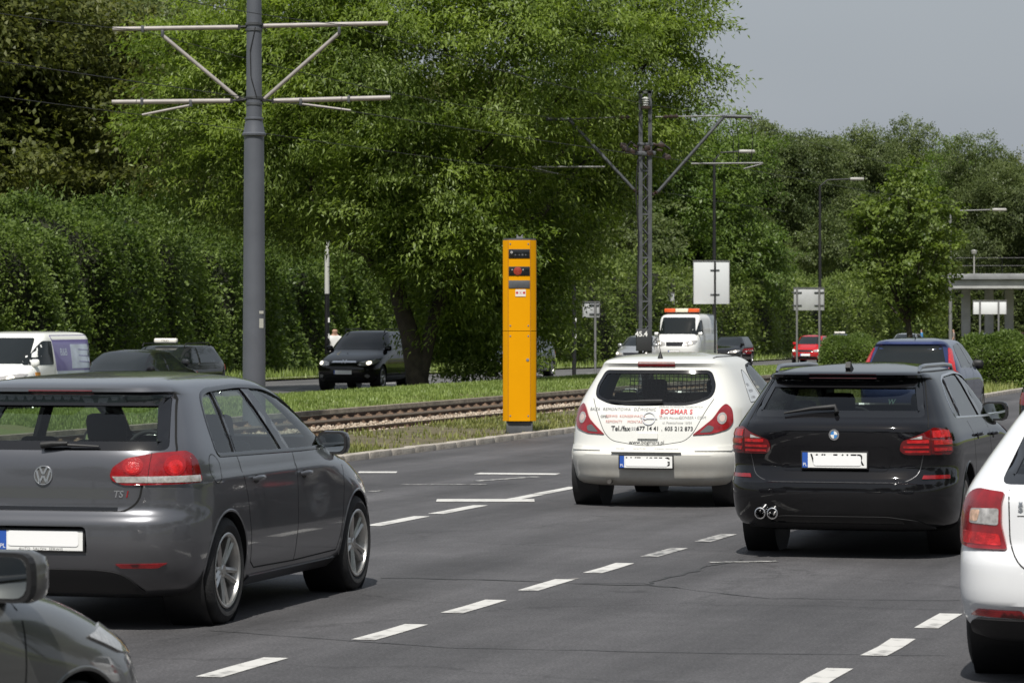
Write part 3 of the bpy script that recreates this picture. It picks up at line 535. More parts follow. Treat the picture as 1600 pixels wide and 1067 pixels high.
# ---------------------------------------------------------------- car builder
def pchip(xs, ys):
    xs = np.array(xs, float); ys = np.array(ys, float); h = np.diff(xs); d = np.diff(ys)/h; m = np.zeros(len(xs))
    m[0], m[-1] = d[0], d[-1]
    for i in range(1, len(xs)-1):
        if d[i-1]*d[i] > 0:
            w1, w2 = 2*h[i]+h[i-1], h[i]+2*h[i-1]; m[i] = (w1+w2)/(w1/d[i-1]+w2/d[i])
    def f(x):
        x = np.clip(np.asarray(x, float), xs[0], xs[-1]); i = np.clip(np.searchsorted(xs, x)-1, 0, len(xs)-2); t = (x-xs[i])/h[i]
        return ((1+2*t)*(1-t)**2)*ys[i] + t*(1-t)**2*h[i]*m[i] + t*t*(3-2*t)*ys[i+1] + t*t*(t-1)*h[i]*m[i+1]
    return f
class Shape:
    """body as a stack of plan outlines: tail x, nose x and half width by height"""
    def __init__(s, rear, front, width, Rr=((0, 1.0),), Rf=((0, 1.2),), nr=5.0, nf=3.6):
        z = lambda t: [p[0] for p in t]; y = lambda t: [p[1] for p in t]
        s.xr, s.xf, s.W = pchip(z(rear), y(rear)), pchip(z(front), y(front)), pchip(z(width), y(width))
        s.z0, s.z1 = width[0][0], width[-1][0]
        s.Rr = (lambda q: np.interp(q, z(Rr), y(Rr))); s.Rf = (lambda q: np.interp(q, z(Rf), y(Rf))); s.nr, s.nf = nr, nf
        s.cache = {}
    def half(s, z, shrink=0.0, dz=0.0):
        """dense half outline (tail centre -> nose centre), left side, with arc lengths"""
        key = (round(float(z), 5), shrink, round(float(dz), 5))
        if key in s.cache: return s.cache[key]
        q = min(z+dz, s.z1); zz = np.linspace(z-(.04 if shrink else 0), q, 9); xr, xf, W = float(np.max(s.xr(zz)))+shrink, float(np.min(s.xf(zz)))-shrink, max(0.02, float(np.min(s.W(zz)))-shrink)
        L = xf-xr; Rr, Rf = float(s.Rr(q)), float(s.Rf(q))
        if Rr+Rf > L*.98: k = L*.98/(Rr+Rf); Rr *= k; Rf *= k
        t = np.linspace(0, 1, 160); th = (t**1.0)*math.pi/2
        # tail quarter
        c, sn = np.cos(th), np.sin(th); c[-1] = 0
        rx = xr + Rr*(1-c**(2/s.nr)); ry = W*sn**(2/s.nr)
        fx = xf - Rf*(1-c**(2/s.nf)); fy = W*sn**(2/s.nf)
        X = np.concatenate([rx, fx[::-1]]); Yy = np.concatenate([ry, fy[::-1]])
        S = np.concatenate([[0], np.cumsum(np.hypot(np.diff(X), np.diff(Yy)))])
        r = (X, Yy, S, S[159], S[160]); s.cache[key] = r; return r
    def ring(s, z, n, shrink=0.0, dz=0.0):
        X, Yy, S, sa, sb = s.half(z, shrink, dz); na, nb, nc = n
        q = np.concatenate([np.linspace(0, sa, na, endpoint=False), np.linspace(sa, sb, nb, endpoint=False), np.linspace(sb, S[-1], nc)])
        return np.interp(q, S, X), np.interp(q, S, Yy)
    # surface parametrisations -> points
    def wrap(s, P):      # (arc from the tail centre, + = left, z)
        out = []
        for a, z in P: X, Yy, S, _, _ = s.half(z); out.append((np.interp(abs(a), S, X), math.copysign(np.interp(abs(a), S, Yy), a), z))
        return np.array(out)
    def fwrap(s, P):     # arc from the nose centre
        out = []
        for a, z in P: X, Yy, S, _, _ = s.half(z); q = S[-1]-abs(a); out.append((np.interp(q, S, X), math.copysign(np.interp(q, S, Yy), a), z))
        return np.array(out)
    def tail(s, P):      # (y, z)
        out = []
        for y, z in P: X, Yy, S, _, _ = s.half(z); i = 160; out.append((np.interp(abs(y), Yy[:i], X[:i]), y, z))
        return np.array(out)
    def nose(s, P):
        out = []
        for y, z in P: X, Yy, S, _, _ = s.half(z); out.append((np.interp(abs(y), Yy[160:][::-1], X[160:][::-1]), y, z))
        return np.array(out)
    def left(s, P):      # (x, z)
        return np.array([(x, np.interp(x, s.half(z)[0], s.half(z)[1]), z) for x, z in P])
    def right(s, P):
        return np.array([(x, -np.interp(x, s.half(z)[0], s.half(z)[1]), z) for x, z in P])
    def pn(s, kind, P):
        """points and outward normals"""
        f = getattr(s, kind); P = np.asarray(P, float); e = 0.006
        A = f(P); du = f(P+[e, 0])-f(P-[e, 0]); dv = f(P+[0, e])-f(P-[0, e]); N = np.cross(du, dv); N /= np.linalg.norm(N, axis=1)[:, None]+1e-12
        c = np.array([(float(s.xr(.6))+float(s.xf(.6)))/2, 0, 0.6]); sgn = np.sign(np.einsum('ij,ij->i', N, A-c)); N *= sgn[:, None]
        return A, N
    def skin(s, zs, n, shrink=0.0, ztop=0.0):
        """closed mesh; ztop shifts the outlines down towards the roof for the inner skin"""
        V = []; m = sum(n)
        for z in zs:
            k = min(1, max(0, (z-0.7)/0.25)); x, y = s.ring(z, n, shrink, ztop*k)
            V += [(a, b, z) for a, b in zip(x, y)] + [(a, -b, z) for a, b in zip(x[-2:0:-1], y[-2:0:-1])]
        c = 2*m-2; nl = len(zs); V = np.array(V)
        F = [(i*c+k, i*c+(k+1) % c, (i+1)*c+(k+1) % c, (i+1)*c+k) for i in range(nl-1) for k in range(c)]
        # caps as bridged strips from left to right
        for base, flip in ((0, True), ((nl-1)*c, False)):
            for k in range(m-1):
                a, b = base+k, base+k+1; a2, b2 = base+(c-k) % c, base+(c-k-1) % c
                f = [a, b, b2, a2]; f = list(dict.fromkeys(f))
                if len(f) > 2: F.append(tuple(f if not flip else f[::-1]))
        return V, [f[::-1] for f in F]
def panel(sh, kind, poly, m, name, parent, out=0.004, inn=-0.004, h=0.05, hole=None, rim=True, **props):
    """a piece of skin following the body: outline poly in the chosen parametrisation"""
    loops = [densify(poly, h)] + ([densify(q, h) for q in hole] if hole else [])
    pts = []; edges = []
    for lp in loops:
        b = len(pts); pts += lp; edges += [(b+i, b+(i+1) % len(lp)) for i in range(len(lp))]
    q = np.array(loops[0]); lo, hi = q.min(0), q.max(0)
    gx = np.arange(lo[0]+h*.5, hi[0], h); gy = np.arange(lo[1]+h*.5, hi[1], h)
    if len(gx) and len(gy):
        G = np.array([(a, b) for a in gx for b in gy]); G = G[in_poly(G, offset_poly(loops[0], -h*.35))]
        for hl in loops[1:]: G = G[~in_poly(G, offset_poly(hl, h*.35))] if len(G) else G
        pts += [tuple(p) for p in G]
    r = delaunay_2d_cdt([Vector(p) for p in pts], edges, [], 0, 1e-6)
    P = np.array([tuple(v) for v in r[0]]); T = [tuple(f) for f in r[2]]
    cen = np.array([P[list(f)].mean(0) for f in T]); keep = in_poly(cen, loops[0])
    for hl in loops[1:]: keep &= ~in_poly(cen, hl)
    T = [f for f, k in zip(T, keep) if k]
    A, N = sh.pn(kind, P); V = list(A+N*out); F = []; Nn = list(N)
    for f in T:
        a, b, c = (V[i] for i in f[:3])
        F.append(f if np.dot(np.cross(b-a, c-a), N[f[0]]) > 0 else f[::-1])
    nt_ = len(F)
    if rim:
        for lp in loops:
            A2, N2 = sh.pn(kind, lp); b0 = len(V); n = len(lp)
            V += list(A2+N2*out); V += list(A2+N2*inn)
            F += [(b0+i, b0+(i+1) % n, b0+n+(i+1) % n, b0+n+i) for i in range(n)]
    me = mesh_np(name, V, F, (m,)); bm = bmesh.new(); bm.from_mesh(me)
    if rim: bmesh.ops.recalc_face_normals(bm, faces=[f for f in bm.faces][nt_:])
    bm.to_mesh(me); bm.free(); me.polygons.foreach_set('use_smooth', np.array([i < nt_ for i in range(len(F))]))
    return put(name, me, parent, **props)
def ribbon(sh, kind, line, w, m, name, parent, out=0.0015, closed=False, h=0.04, **props):
    q = np.array(densify(line, h) if closed else [tuple(p) for p in _dense_open(line, h)]); n = len(q)
    T = np.roll(q, -1, 0)-np.roll(q, 1, 0)
    if not closed: T[0] = q[1]-q[0]; T[-1] = q[-1]-q[-2]
    T /= np.linalg.norm(T, axis=1)[:, None]+1e-9; Nn = np.stack([-T[:, 1], T[:, 0]], 1)*w/2
    A, NA = sh.pn(kind, q+Nn); B, NB = sh.pn(kind, q-Nn); C, NC = sh.pn(kind, q)
    V = np.concatenate([A+NA*0.0005, C+NC*out, B+NB*0.0005]); k = n if closed else n-1
    F = [(i, (i+1) % n, n+(i+1) % n, n+i) for i in range(k)] + [(n+i, n+(i+1) % n, 2*n+(i+1) % n, 2*n+i) for i in range(k)]
    me = mesh_np(name, V, F, (m,), True); return put(name, me, parent, **props)
def _dense_open(line, h):
    out = []
    for a, b in zip(line[:-1], line[1:]):
        a, b = np.array(a, float), np.array(b, float); n = max(1, int(np.ceil(np.linalg.norm(b-a)/h))); out += [a+(b-a)*k/n for k in range(n)]
    return out + [np.array(line[-1], float)]
def text_on(sh, kind, s, pos, size, m, name, parent, mirror=False, out=0.003, **kw):
    V, F = text_geo(s, size, **kw)
    if not len(V): return None
    u = -V[:, 0] if mirror else V[:, 0]
    A, N = sh.pn(kind, np.stack([pos[0]+u, pos[1]+V[:, 1]], 1)); return put(name, mesh_np(name, A+N*out, F, (m,)), parent)
def boolean_cut(me, cutters):
    o = bpy.data.objects.new('tmp', me); COL.objects.link(o); tmp = []
    for c in cutters:
        co = bpy.data.objects.new('cut', c); COL.objects.link(co); tmp.append(co)
        md = o.modifiers.new('b', 'BOOLEAN'); md.operation = 'DIFFERENCE'; md.solver = 'EXACT'; md.object = co; md.material_mode = 'TRANSFER'
    dg = bpy.context.evaluated_depsgraph_get(); dg.update(); r = bpy.data.meshes.new_from_object(o.evaluated_get(dg))
    bpy.data.objects.remove(o)
    for c in tmp: bpy.data.objects.remove(c)
    return r
def car_mats():
    d = {}
    d['black'] = mat('black_plastic', (0.012, 0.012, 0.013), 0.55, bump=0.08, bscale=300)
    d['gloss'] = mat('gloss_black_trim', (0.008, 0.008, 0.009), 0.12, coat=0.5)
    d['gap'] = mat('panel_gap_dark', (0.004, 0.004, 0.004), 0.9)
    d['rubber'] = mat('tyre_rubber', (0.018, 0.018, 0.019), 0.8, noise=0.35, nscale=12, bump=0.25, bscale=90)
    d['rim'] = mat('alloy_rim', (0.55, 0.54, 0.52), 0.32, metal=0.9, noise=0.12, nscale=9)
    d['disc'] = mat('brake_disc_steel', (0.16, 0.15, 0.14), 0.5, metal=0.8)
    d['chrome'] = mat('chrome_trim', (0.80, 0.80, 0.81), 0.28, metal=1.0)
    d['interior'] = mat('interior_fabric', (0.022, 0.022, 0.024), 0.9, bump=0.1, bscale=150)
    d['mirror'] = mat('mirror_glass', (0.8, 0.85, 0.85), 0.03, metal=1.0)
    d['white'] = mat('plate_white', (0.85, 0.85, 0.83), 0.35)
    d['patch'] = mat('plate_blank_patch', (0.92, 0.92, 0.92), 0.5)
    d['blue'] = mat('plate_blue', (0.03, 0.10, 0.42), 0.35)
    d['ink'] = mat('plate_ink', (0.01, 0.01, 0.012), 0.5)
    d['red'] = mat('lamp_red_lens', (0.24, 0.005, 0.008), 0.12, coat=1.0, spec=0.6, noise=.25, nscale=14, bump=.12, bscale=140)
    d['bright'] = mat('lamp_bright_red_reflector', (0.50, 0.012, 0.014), 0.2, coat=1.0, noise=.3, nscale=30, bump=.3, bscale=160)
    d['dark_red'] = mat('lamp_dark_red_lens', (0.13, 0.004, 0.006), 0.1, coat=1.0)
    d['clear'] = mat('lamp_clear_lens', (0.48, 0.46, 0.44), 0.12, metal=0.35, coat=1.0, noise=0.25, nscale=45)
    d['amber'] = mat('lamp_amber', (0.75, 0.25, 0.04), 0.2, coat=1.0)
    d['lit'] = mat('headlamp_lit', (1.0, 0.92, 0.75), 0.2, emit=1.6)
    d['smoke'] = mat('lamp_smoked_lens', (0.10, 0.10, 0.10), 0.1, coat=1.0)
    d['glass'] = glass_mat('car_glass_tinted', (0.76, 0.83, 0.80))
    d['dglass'] = glass_mat('car_glass_privacy', (0.10, 0.11, 0.11))
    d['fglass'] = mat('far_car_glass', (0.012, 0.015, 0.016), 0.05, spec=0.45)
    return d
CM = None
def paint(name, col, metal=0.0, rough=0.35, dirt=None):
    if name in MATS: return MATS[name]
    m = bpy.data.materials.new(name); t, p = nodes_of(m)
    p.inputs['Metallic'].default_value = metal; p.inputs['Roughness'].default_value = rough
    p.inputs['Coat Weight'].default_value = 1.0; p.inputs['Coat Roughness'].default_value = 0.025; p.inputs['Coat IOR'].default_value = 1.5
    if metal == 0 or max(col) < .06: p.inputs['Specular IOR Level'].default_value = 0.0
    tcn = t.nodes.new('ShaderNodeTexCoord')
    n = t.nodes.new('ShaderNodeTexNoise'); n.inputs['Scale'].default_value = 3.0; n.inputs['Detail'].default_value = 8; n.inputs['Roughness'].default_value = 0.65
    t.links.new(tcn.outputs['Object'], n.inputs['Vector'])
    # road film thickens towards the sills, broken up by noise
    sx = t.nodes.new('ShaderNodeSeparateXYZ'); t.links.new(tcn.outputs['Object'], sx.inputs[0])
    mr = t.nodes.new('ShaderNodeMapRange'); mr.inputs[1].default_value = (dirt or {}).get('top', 0.75); mr.inputs[2].default_value = 0.2; mr.inputs[3].default_value = 0; mr.inputs[4].default_value = 1
    t.links.new(sx.outputs[2], mr.inputs[0])
    mu = t.nodes.new('ShaderNodeMath'); mu.operation = 'MULTIPLY'; t.links.new(mr.outputs[0], mu.inputs[0]); t.links.new(n.outputs['Fac'], mu.inputs[1])
    mu2 = t.nodes.new('ShaderNodeMath'); mu2.operation = 'MULTIPLY'; mu2.use_clamp = True; mu2.inputs[1].default_value = (dirt or {}).get('amount', 0.35); t.links.new(mu.outputs[0], mu2.inputs[0])
    mx = t.nodes.new('ShaderNodeMixRGB'); mx.inputs[1].default_value = (*col, 1); mx.inputs[2].default_value = (*(dirt or {}).get('col', (0.16, 0.14, 0.12)), 1)
    t.links.new(mu2.outputs[0], mx.inputs[0]); t.links.new(mx.outputs[0], p.inputs['Base Color'])
    cw = t.nodes.new('ShaderNodeMath'); cw.operation = 'SUBTRACT'; cw.inputs[0].default_value = 1.0; t.links.new(mu2.outputs[0], cw.inputs[1]); t.links.new(cw.outputs[0], p.inputs['Coat Weight'])
    rr = t.nodes.new('ShaderNodeMapRange'); rr.inputs[3].default_value = 0.02; rr.inputs[4].default_value = 0.07; t.links.new(n.outputs['Fac'], rr.inputs[0]); t.links.new(rr.outputs[0], p.inputs['Coat Roughness'])
    MATS[name] = m; return m
WHEELS = {}
def wheel_meshes(r, w, rimr, spokes, dbl, key):
    if key in WHEELS: return WHEELS[key]
    hw = w/2; n = 48
    ty = MB().lathe([(rimr-.005, hw*.78), (rimr+.012, hw*.92), ((r+rimr)/2, hw*1.0), (r-.03, hw*.93), (r-.010, hw*.80), (r, hw*.62), (r, hw*.30), (r-.008, hw*.28), (r-.008, hw*.20), (r, hw*.18), (r, -hw*.18), (r-.008, -hw*.20), (r-.008, -hw*.28), (r, -hw*.30), (r, -hw*.62), (r-.010, -hw*.8), (r-.03, -hw*.93), ((r+rimr)/2, -hw), (rimr, -hw*.85)], n, 'y').mesh('tyre', CM['rubber'], 30)
    b = MB().lathe([(rimr+.004, hw*.93), (rimr-.004, hw*.97), (rimr-.016, hw*.93), (rimr-.022, hw*.70), (rimr-.04, -hw*.8)], n, 'y')
    b.lathe([(0.0, hw*.72), (.03, hw*.72), (.034, hw*.66), (.060, hw*.60), (.068, hw*.45)], 20, 'y')
    for i in range(spokes):
        a = 2*math.pi*i/spokes + .2
        for dd in ((-.17, .17) if dbl else (0,)):
            ri, ro = .045, rimr-.012; da0 = dd*1.0; da1 = dd
            def pt(rad, ang, yy): return Vector((rad*math.sin(ang), yy, rad*math.cos(ang)))
            wi, wo = (.018, .016) if dbl else (.030, .024)
            V = []
            for (rad, ang, half, y1, th) in ((ri, a+da0*1.6, wi, hw*.62, .03), ((ri+ro)/2, a+da0*1.05, (wi+wo)/2*.95, hw*.74, .03), (ro, a+da1*.92, wo*1.15, hw*.82, .04)):
                c = pt(rad, ang, 0); tdir = Vector((math.cos(ang), 0, -math.sin(ang)))
                V += [c-tdir*half+Vector((0, y1-.008, 0)), c+Vector((0, y1+.004, 0)), c+tdir*half+Vector((0, y1-.008, 0)), c+tdir*half+Vector((0, y1-th, 0)), c-tdir*half+Vector((0, y1-th, 0))]
            F = []
            for k in range(2):
                for j in range(5): F.append((k*5+j, k*5+(j+1) % 5, (k+1)*5+(j+1) % 5, (k+1)*5+j))
            F += [(4, 3, 2, 1, 0), (10, 11, 12, 13, 14)]; b.add(V, F)
    rm = b.mesh('rim', CM['rim'], 35)
    dk = MB().lathe([(.05, .0), (rimr*.66, .0), (rimr*.66, -.02), (rimr-.03, -.022), (rimr-.025, -hw*.7)], 32, 'y').mesh('brake_disc', CM['disc'], 30)
    WHEELS[key] = (ty, rm, dk); return WHEELS[key]
def add_wheel(parent, x, y, r, w, rimr, spokes, dbl, key, steer=0.0, spin=0.0):
    ty, rm, dk = wheel_meshes(r, w, rimr, spokes, dbl, key)
    o = put('wheel', ty, parent, (x, y, r), (0, 0, (0 if y > 0 else math.pi)+steer))
    put('rim', rm, o, None, (0, spin, 0)); put('brake_disc', dk, o)
    return o
def soft_box(c, d, bev, m, name, parent, rot=None, deg=50):
    return MB().box(c, d, rot, bev).obj(name, m, parent, deg)
def seat(parent, x, y, z=0.30):
    CMi = CM['interior']
    b = MB().box((x, y, z+.10), (.50, .50, .17), None, .05); rt = Matrix.Rotation(R(-16), 3, 'Y')
    b.box((x-.30, y, z+.45), (.14, .48, .64), rt, .05); o = b.obj('seat', CMi, parent, 50)
    MB().box((x-.395, y, z+.84), (.10, .27, .19), rt, .045).box((x-.375, y-.06, z+.74), (.015, .015, .10), rt).box((x-.375, y+.06, z+.74), (.015, .015, .10), rt).obj('headrest', CMi, o, 50)
def tail_plate(sh, root, kind, y, z, w, h, chars, patch, out=0.012, frame=True, depth=.014):
    """licence plate standing on the body: chars, and the white patch that blanks it"""
    A, N = sh.pn(kind, [(y, z)]); p = Vector(A[0]); n = Vector((N[0][0], N[0][1], 0)).normalized(); sx = n.x
    tz = math.asin(max(-.3, min(.3, N[0][2])))
    xa = Vector((0, 0, 1)).cross(n).normalized(); za = n.cross(xa).normalized()
    M = Matrix((xa, n, za)).transposed().to_4x4(); M.translation = p + n*out
    o = put('license_plate', MB().box((0, 0, 0), (w+.025, depth, h+.025), None, .004).mesh('license_plate', CM['black'], 40), root); o.matrix_local = M
    f = depth/2
    def flat(name, poly, m, d): V = [(a, f+d, b) for a, b in poly]; return put(name, mesh_np(name, V, [tuple(range(len(V)))], (m,)), o)
    # seen from outside +x of the plate frame points to the reader's right
    flat('plate_face', [(-w/2, -h/2), (w/2, -h/2), (w/2, h/2), (-w/2, h/2)], CM['white'], .001)
    flat('plate_strip', [(-w/2, -h/2), (.045-w/2, -h/2), (.045-w/2, h/2), (-w/2, h/2)], CM['blue'], .002)
    V, F = text_geo('PL', .035)
    if len(V): put('plate_letters', mesh_np('plate_letters', [(.022-w/2+a, f+.003, b-h*.3) for a, b, _ in V], F, (CM['white'],)), o)
    if chars:
        V, F = text_geo(chars, h*1.02, bold=.002); sc_ = (w-.085)/max(.01, V[:, 0].max()-V[:, 0].min()); sc_ = min(1.15, sc_)
        put('plate_characters', mesh_np('plate_characters', [(.022+a*sc_, f+.003, b) for a, b, _ in V], F, (CM['ink'],)), o)
    if patch:
        x0, x1, z0, z1 = patch; flat('blank_patch', [(a, b) for a, b in round_poly([(x0, z0), (x1, z0), (x1, z1), (x0, z1)], .02)], CM['patch'], .0045)
    return o
ZS_HI = lambda z0, zb, z1: np.unique(np.concatenate([np.linspace(z0, zb, 34), np.linspace(zb, z1-.10, 22), z1-.10*(1-np.linspace(0, 1, 13)**.6)]))
ZS_LO = lambda z0, zb, z1: np.unique(np.concatenate([np.linspace(z0, zb, 16), np.linspace(zb, z1-.10, 9), z1-.10*(1-np.linspace(0, 1, 7)**.6)]))
def build_body(spec, root, hi=True):
    sh = spec['shape']; zb = spec.get('belt', .95); z1 = sh.z1
    n = (26, 34, 24) if hi else (12, 16, 12)
    zs = (ZS_HI if hi else ZS_LO)(sh.z0, zb, z1)
    V, F = sh.skin(zs, n); nf = len(F); mi = [0]*nf
    wheels = [(spec['wx'][0], 1), (spec['wx'][0], -1), (spec['wx'][1], 1), (spec['wx'][1], -1)]
    ar = spec['arch']; wr = spec['wheel'][0]; maxw = float(np.max(sh.W(zs)))
    if hi:
        zi = np.concatenate([np.linspace(sh.z0+.10, zb, 22), np.linspace(zb, z1-.06, 22)[1:]])
        V2, F2 = sh.skin(zi, n, .045, .045); V = np.concatenate([V, V2]); F = F + [tuple(i+len(V)-len(V2) for i in f[::-1]) for f in F2]; mi += [1]*len(F2)
    me = mesh_np('body', V, F, (spec['paint'], CM['interior']), True, mi)
    cuts = []
    a = MB()
    for x, sd in wheels: a.prism([(x+ar*math.sin(t), wr+spec.get('archdz', .01)+ar*math.cos(t)) for t in np.linspace(0, 2*math.pi, 40, endpoint=False)], sd*(maxw-.32), sd*(maxw+.4), 'y')
    cuts.append(a.mesh('c', CM['gap']))
    if hi:
        s = MB()
        for poly in spec['dlo']:
            for sd in (1, -1): s.prism(poly, sd*.40, sd*1.3, 'y')
        cuts.append(s.mesh('c', CM['gloss']))
        cuts.append(MB().prism(spec['rear_window'], -.6, spec.get('rw_depth', .85), 'x').mesh('c', CM['gloss']))
        cuts.append(MB().prism(spec['windscreen'], spec.get('ws_from', 1.7), 6.0, 'x').mesh('c', CM['gloss']))
    for extra in spec.get('cuts', []): cuts.append(extra)
    me2 = boolean_cut(me, cuts)
    for p in me2.polygons: p.use_smooth = True
    me2.set_sharp_from_angle(angle=R(32)); me2.name = 'body'
    body = put('body', me2, root)
    for x, sd in wheels:
        b = MB().lathe([(.02, -.30), (ar+.015, -.30), (ar+.02, -.035)], 28, 'y'); o = b.obj('wheel_well', CM['black'], root, 40)
        o.location = (x, sd*float(sh.W(wr+.2)), wr+spec.get('archdz', .01)); o.rotation_euler = (0, 0, 0 if sd > 0 else math.pi)
        # arch lip
        lip = [(x+(ar+.004)*math.sin(t), wr+.01+(ar+.004)*math.cos(t)) for t in np.linspace(-1.95, 1.95, 40)]
        lip = [p for p in lip if p[1] > sh.z0+.02]
        if hi: ribbon(sh, 'left' if sd > 0 else 'right', lip, .016, spec['paint'], 'arch_lip', root, out=.007)
    W = spec['wheel']
    for k, (x, sd) in enumerate(wheels):
        add_wheel(root, x, sd*(spec.get('track', maxw*2-.26)/2), W[0], W[1], W[2], W[3], W[4], spec['name']+'w' if hi else 'low%d' % W[3], steer=spec.get('steer', 0) if x > 1.5 else 0, spin=k*.5)
    return sh, body
def mirror(root, sh, x, z, m, sd=-1, size=(.11, .20, .15), out=.11, face=True):
    y = float(np.interp(x, *sh.half(z)[:2])); c = Vector((x, sd*(y+out), z))
    b = MB().box(c, size, None, .05); o = b.obj('wing_mirror', m, root, 60)
    MB().box(c + Vector((-.02, -sd*(out*.62), -.035)), (.06, out*1.0, .05), None, .015).obj('mirror_arm', CM['black'], o, 60)
    g = round_poly([(c.y-size[1]/2+.018, c.z-size[2]/2+.018), (c.y+size[1]/2-.018, c.z-size[2]/2+.018), (c.y+size[1]/2-.018, c.z+size[2]/2-.018), (c.y-size[1]/2+.018, c.z+size[2]/2-.018)], .05)
    g2 = round_poly([(c.y-size[1]/2+.004, c.z-size[2]/2+.004), (c.y+size[1]/2-.004, c.z-size[2]/2+.004), (c.y+size[1]/2-.004, c.z+size[2]/2-.004), (c.y-size[1]/2+.004, c.z+size[2]/2-.004)], .055)
    if face:
        MB().prism(g2, c.x-size[0]/2-.003, c.x-size[0]/2+.03, 'x').obj('mirror_frame', CM['black'], o)
        MB().prism(g, c.x-size[0]/2-.006, c.x-size[0]/2+.02, 'x').obj('mirror_glass', CM['mirror'], o)
    return o
def handle(root, sh, x, z, sd, m, L=.17):
    k = 'left' if sd > 0 else 'right'; A, N = sh.pn(k, [(x-L/2, z), (x-L/4, z+.004), (x+L/4, z+.004), (x+L/2, z)])
    panel(sh, k, [(x+.05*math.cos(t)*1.0, z-.006+.026*math.sin(t)) for t in np.linspace(0, 2*math.pi, 18, endpoint=False)], CM['gap'], 'handle_recess_shade', root, .0015, -.002, .03)  # flat dark patch painted for the shade behind the handle
    return MB().tube([A[0]+N[0]*.004, A[1]+N[1]*.032, A[2]+N[2]*.034, A[3]+N[3]*.004], [.010, .015, .015, .010], 8).obj('door_handle', m, root, 50)
# ---------------------------------------------------------------- the cars
CM = car_mats()
CM['dglass2'] = glass_mat('car_glass_dark_tint', (0.34, 0.38, 0.37)); CM['satin'] = mat('satin_aluminium', (.55, .55, .56), .3, metal=1.0); CM['satin_dark'] = mat('satin_grey_edge', (.10, .10, .105), .3, metal=.6)
def place(root, lx, ly, X, Y, deg, z=0.0):
    a = R(deg); fx, fy = math.sin(a), math.cos(a); root.rotation_euler = (0, 0, math.pi/2-a)
    root.location = (X-lx*fx+ly*fy, Y-lx*fy-ly*fx, z)
def both(poly): return [(-a, b) for a, b in poly]
def cabin(root, y=.36, xf=2.35, xr=1.35, dash=2.95, wheel_y=.36, zb=.28):
    seat(root, xf, y, zb); seat(root, xf, -y, zb)
    b = MB().box((xr, 0, zb+.10), (.5, 1.25, .16), None, .05); b.box((xr-.33, 0, zb+.42), (.14, 1.25, .58), Matrix.Rotation(R(-18), 3, 'Y'), .05)
    o = b.obj('rear_bench', CM['interior'], root, 50)
    for yy in (-.38, .38): MB().box((xr-.44, yy, zb+.76), (.09, .24, .13), Matrix.Rotation(R(-18), 3, 'Y'), .04).obj('headrest', CM['interior'], o, 50)
    MB().box((dash, 0, .82), (.45, 1.35, .24), None, .08).obj('dashboard', CM['interior'], root, 50)
    MB().lathe([(.17+.014*math.cos(t), .014*math.sin(t)) for t in np.linspace(0, 2*math.pi, 9)], 28, 'x').obj('steering_wheel', CM['interior'], root, 60, ).location = (dash-.38, wheel_y, .90)
def side_glass(sh, root, panes, pillars, glass, dlo, trim=None, tw=.014, gap=.0):
    for k, sd in (('left', 1), ('right', -1)):
        for p in panes: panel(sh, k, p, glass, 'side_window', root, -.010, -.014, .06, rim=False)
        for p in pillars: panel(sh, k, p, CM['gloss'], 'window_pillar', root, -.002, -.03, .05)
        for q in dlo: ribbon(sh, k, q, tw, trim or CM['black'], 'window_trim', root, out=.005, closed=True)
def screen(sh, root, kind, poly, glass, name, border=.05, brd=True):
    g = panel(sh, kind, offset_poly(poly, .012), glass, name, root, -.008, -.012, .06, rim=False)
    if brd: panel(sh, kind, offset_poly(poly, .010), CM['gloss'], 'window_border', g, -.003, -.02, .05, hole=[offset_poly(poly, -border)])
    return g

# ---------------------------------------------------------------- street furniture
pole_m = mat('grey_pole_paint', (.092, .099, .116), .42, noise=.08, nscale=2, bump=.05, bscale=40); steel_m = mat('mast_grey_steel', (.085, .09, .098), .55, metal=.3, noise=.25, nscale=6); arm_m = mat('bracket_tube', (.30, .275, .26), .5, metal=.1, noise=.12, nscale=5)
wire_m = mat('wire_black', (.012, .012, .013), .6); dark_m = mat('black_post_paint', (.012, .012, .013), .5); galv = mat('galvanised_steel', (.20, .20, .20), .55, metal=.2, noise=.12, nscale=5); sign_back = mat('sign_back_aluminium', (.50, .51, .52), .5, metal=.25, noise=.06, nscale=3)
lampwhite = mat('lamp_housing_pale', (.36, .35, .33), .4); insul = mat('insulator_brown', (.035, .020, .016), .3, coat=.5)
def base_at(px, Y):
    X = (px-800)*Y/FPX; u, v = to_road(X, Y); return X, u, v, gz(v, u)
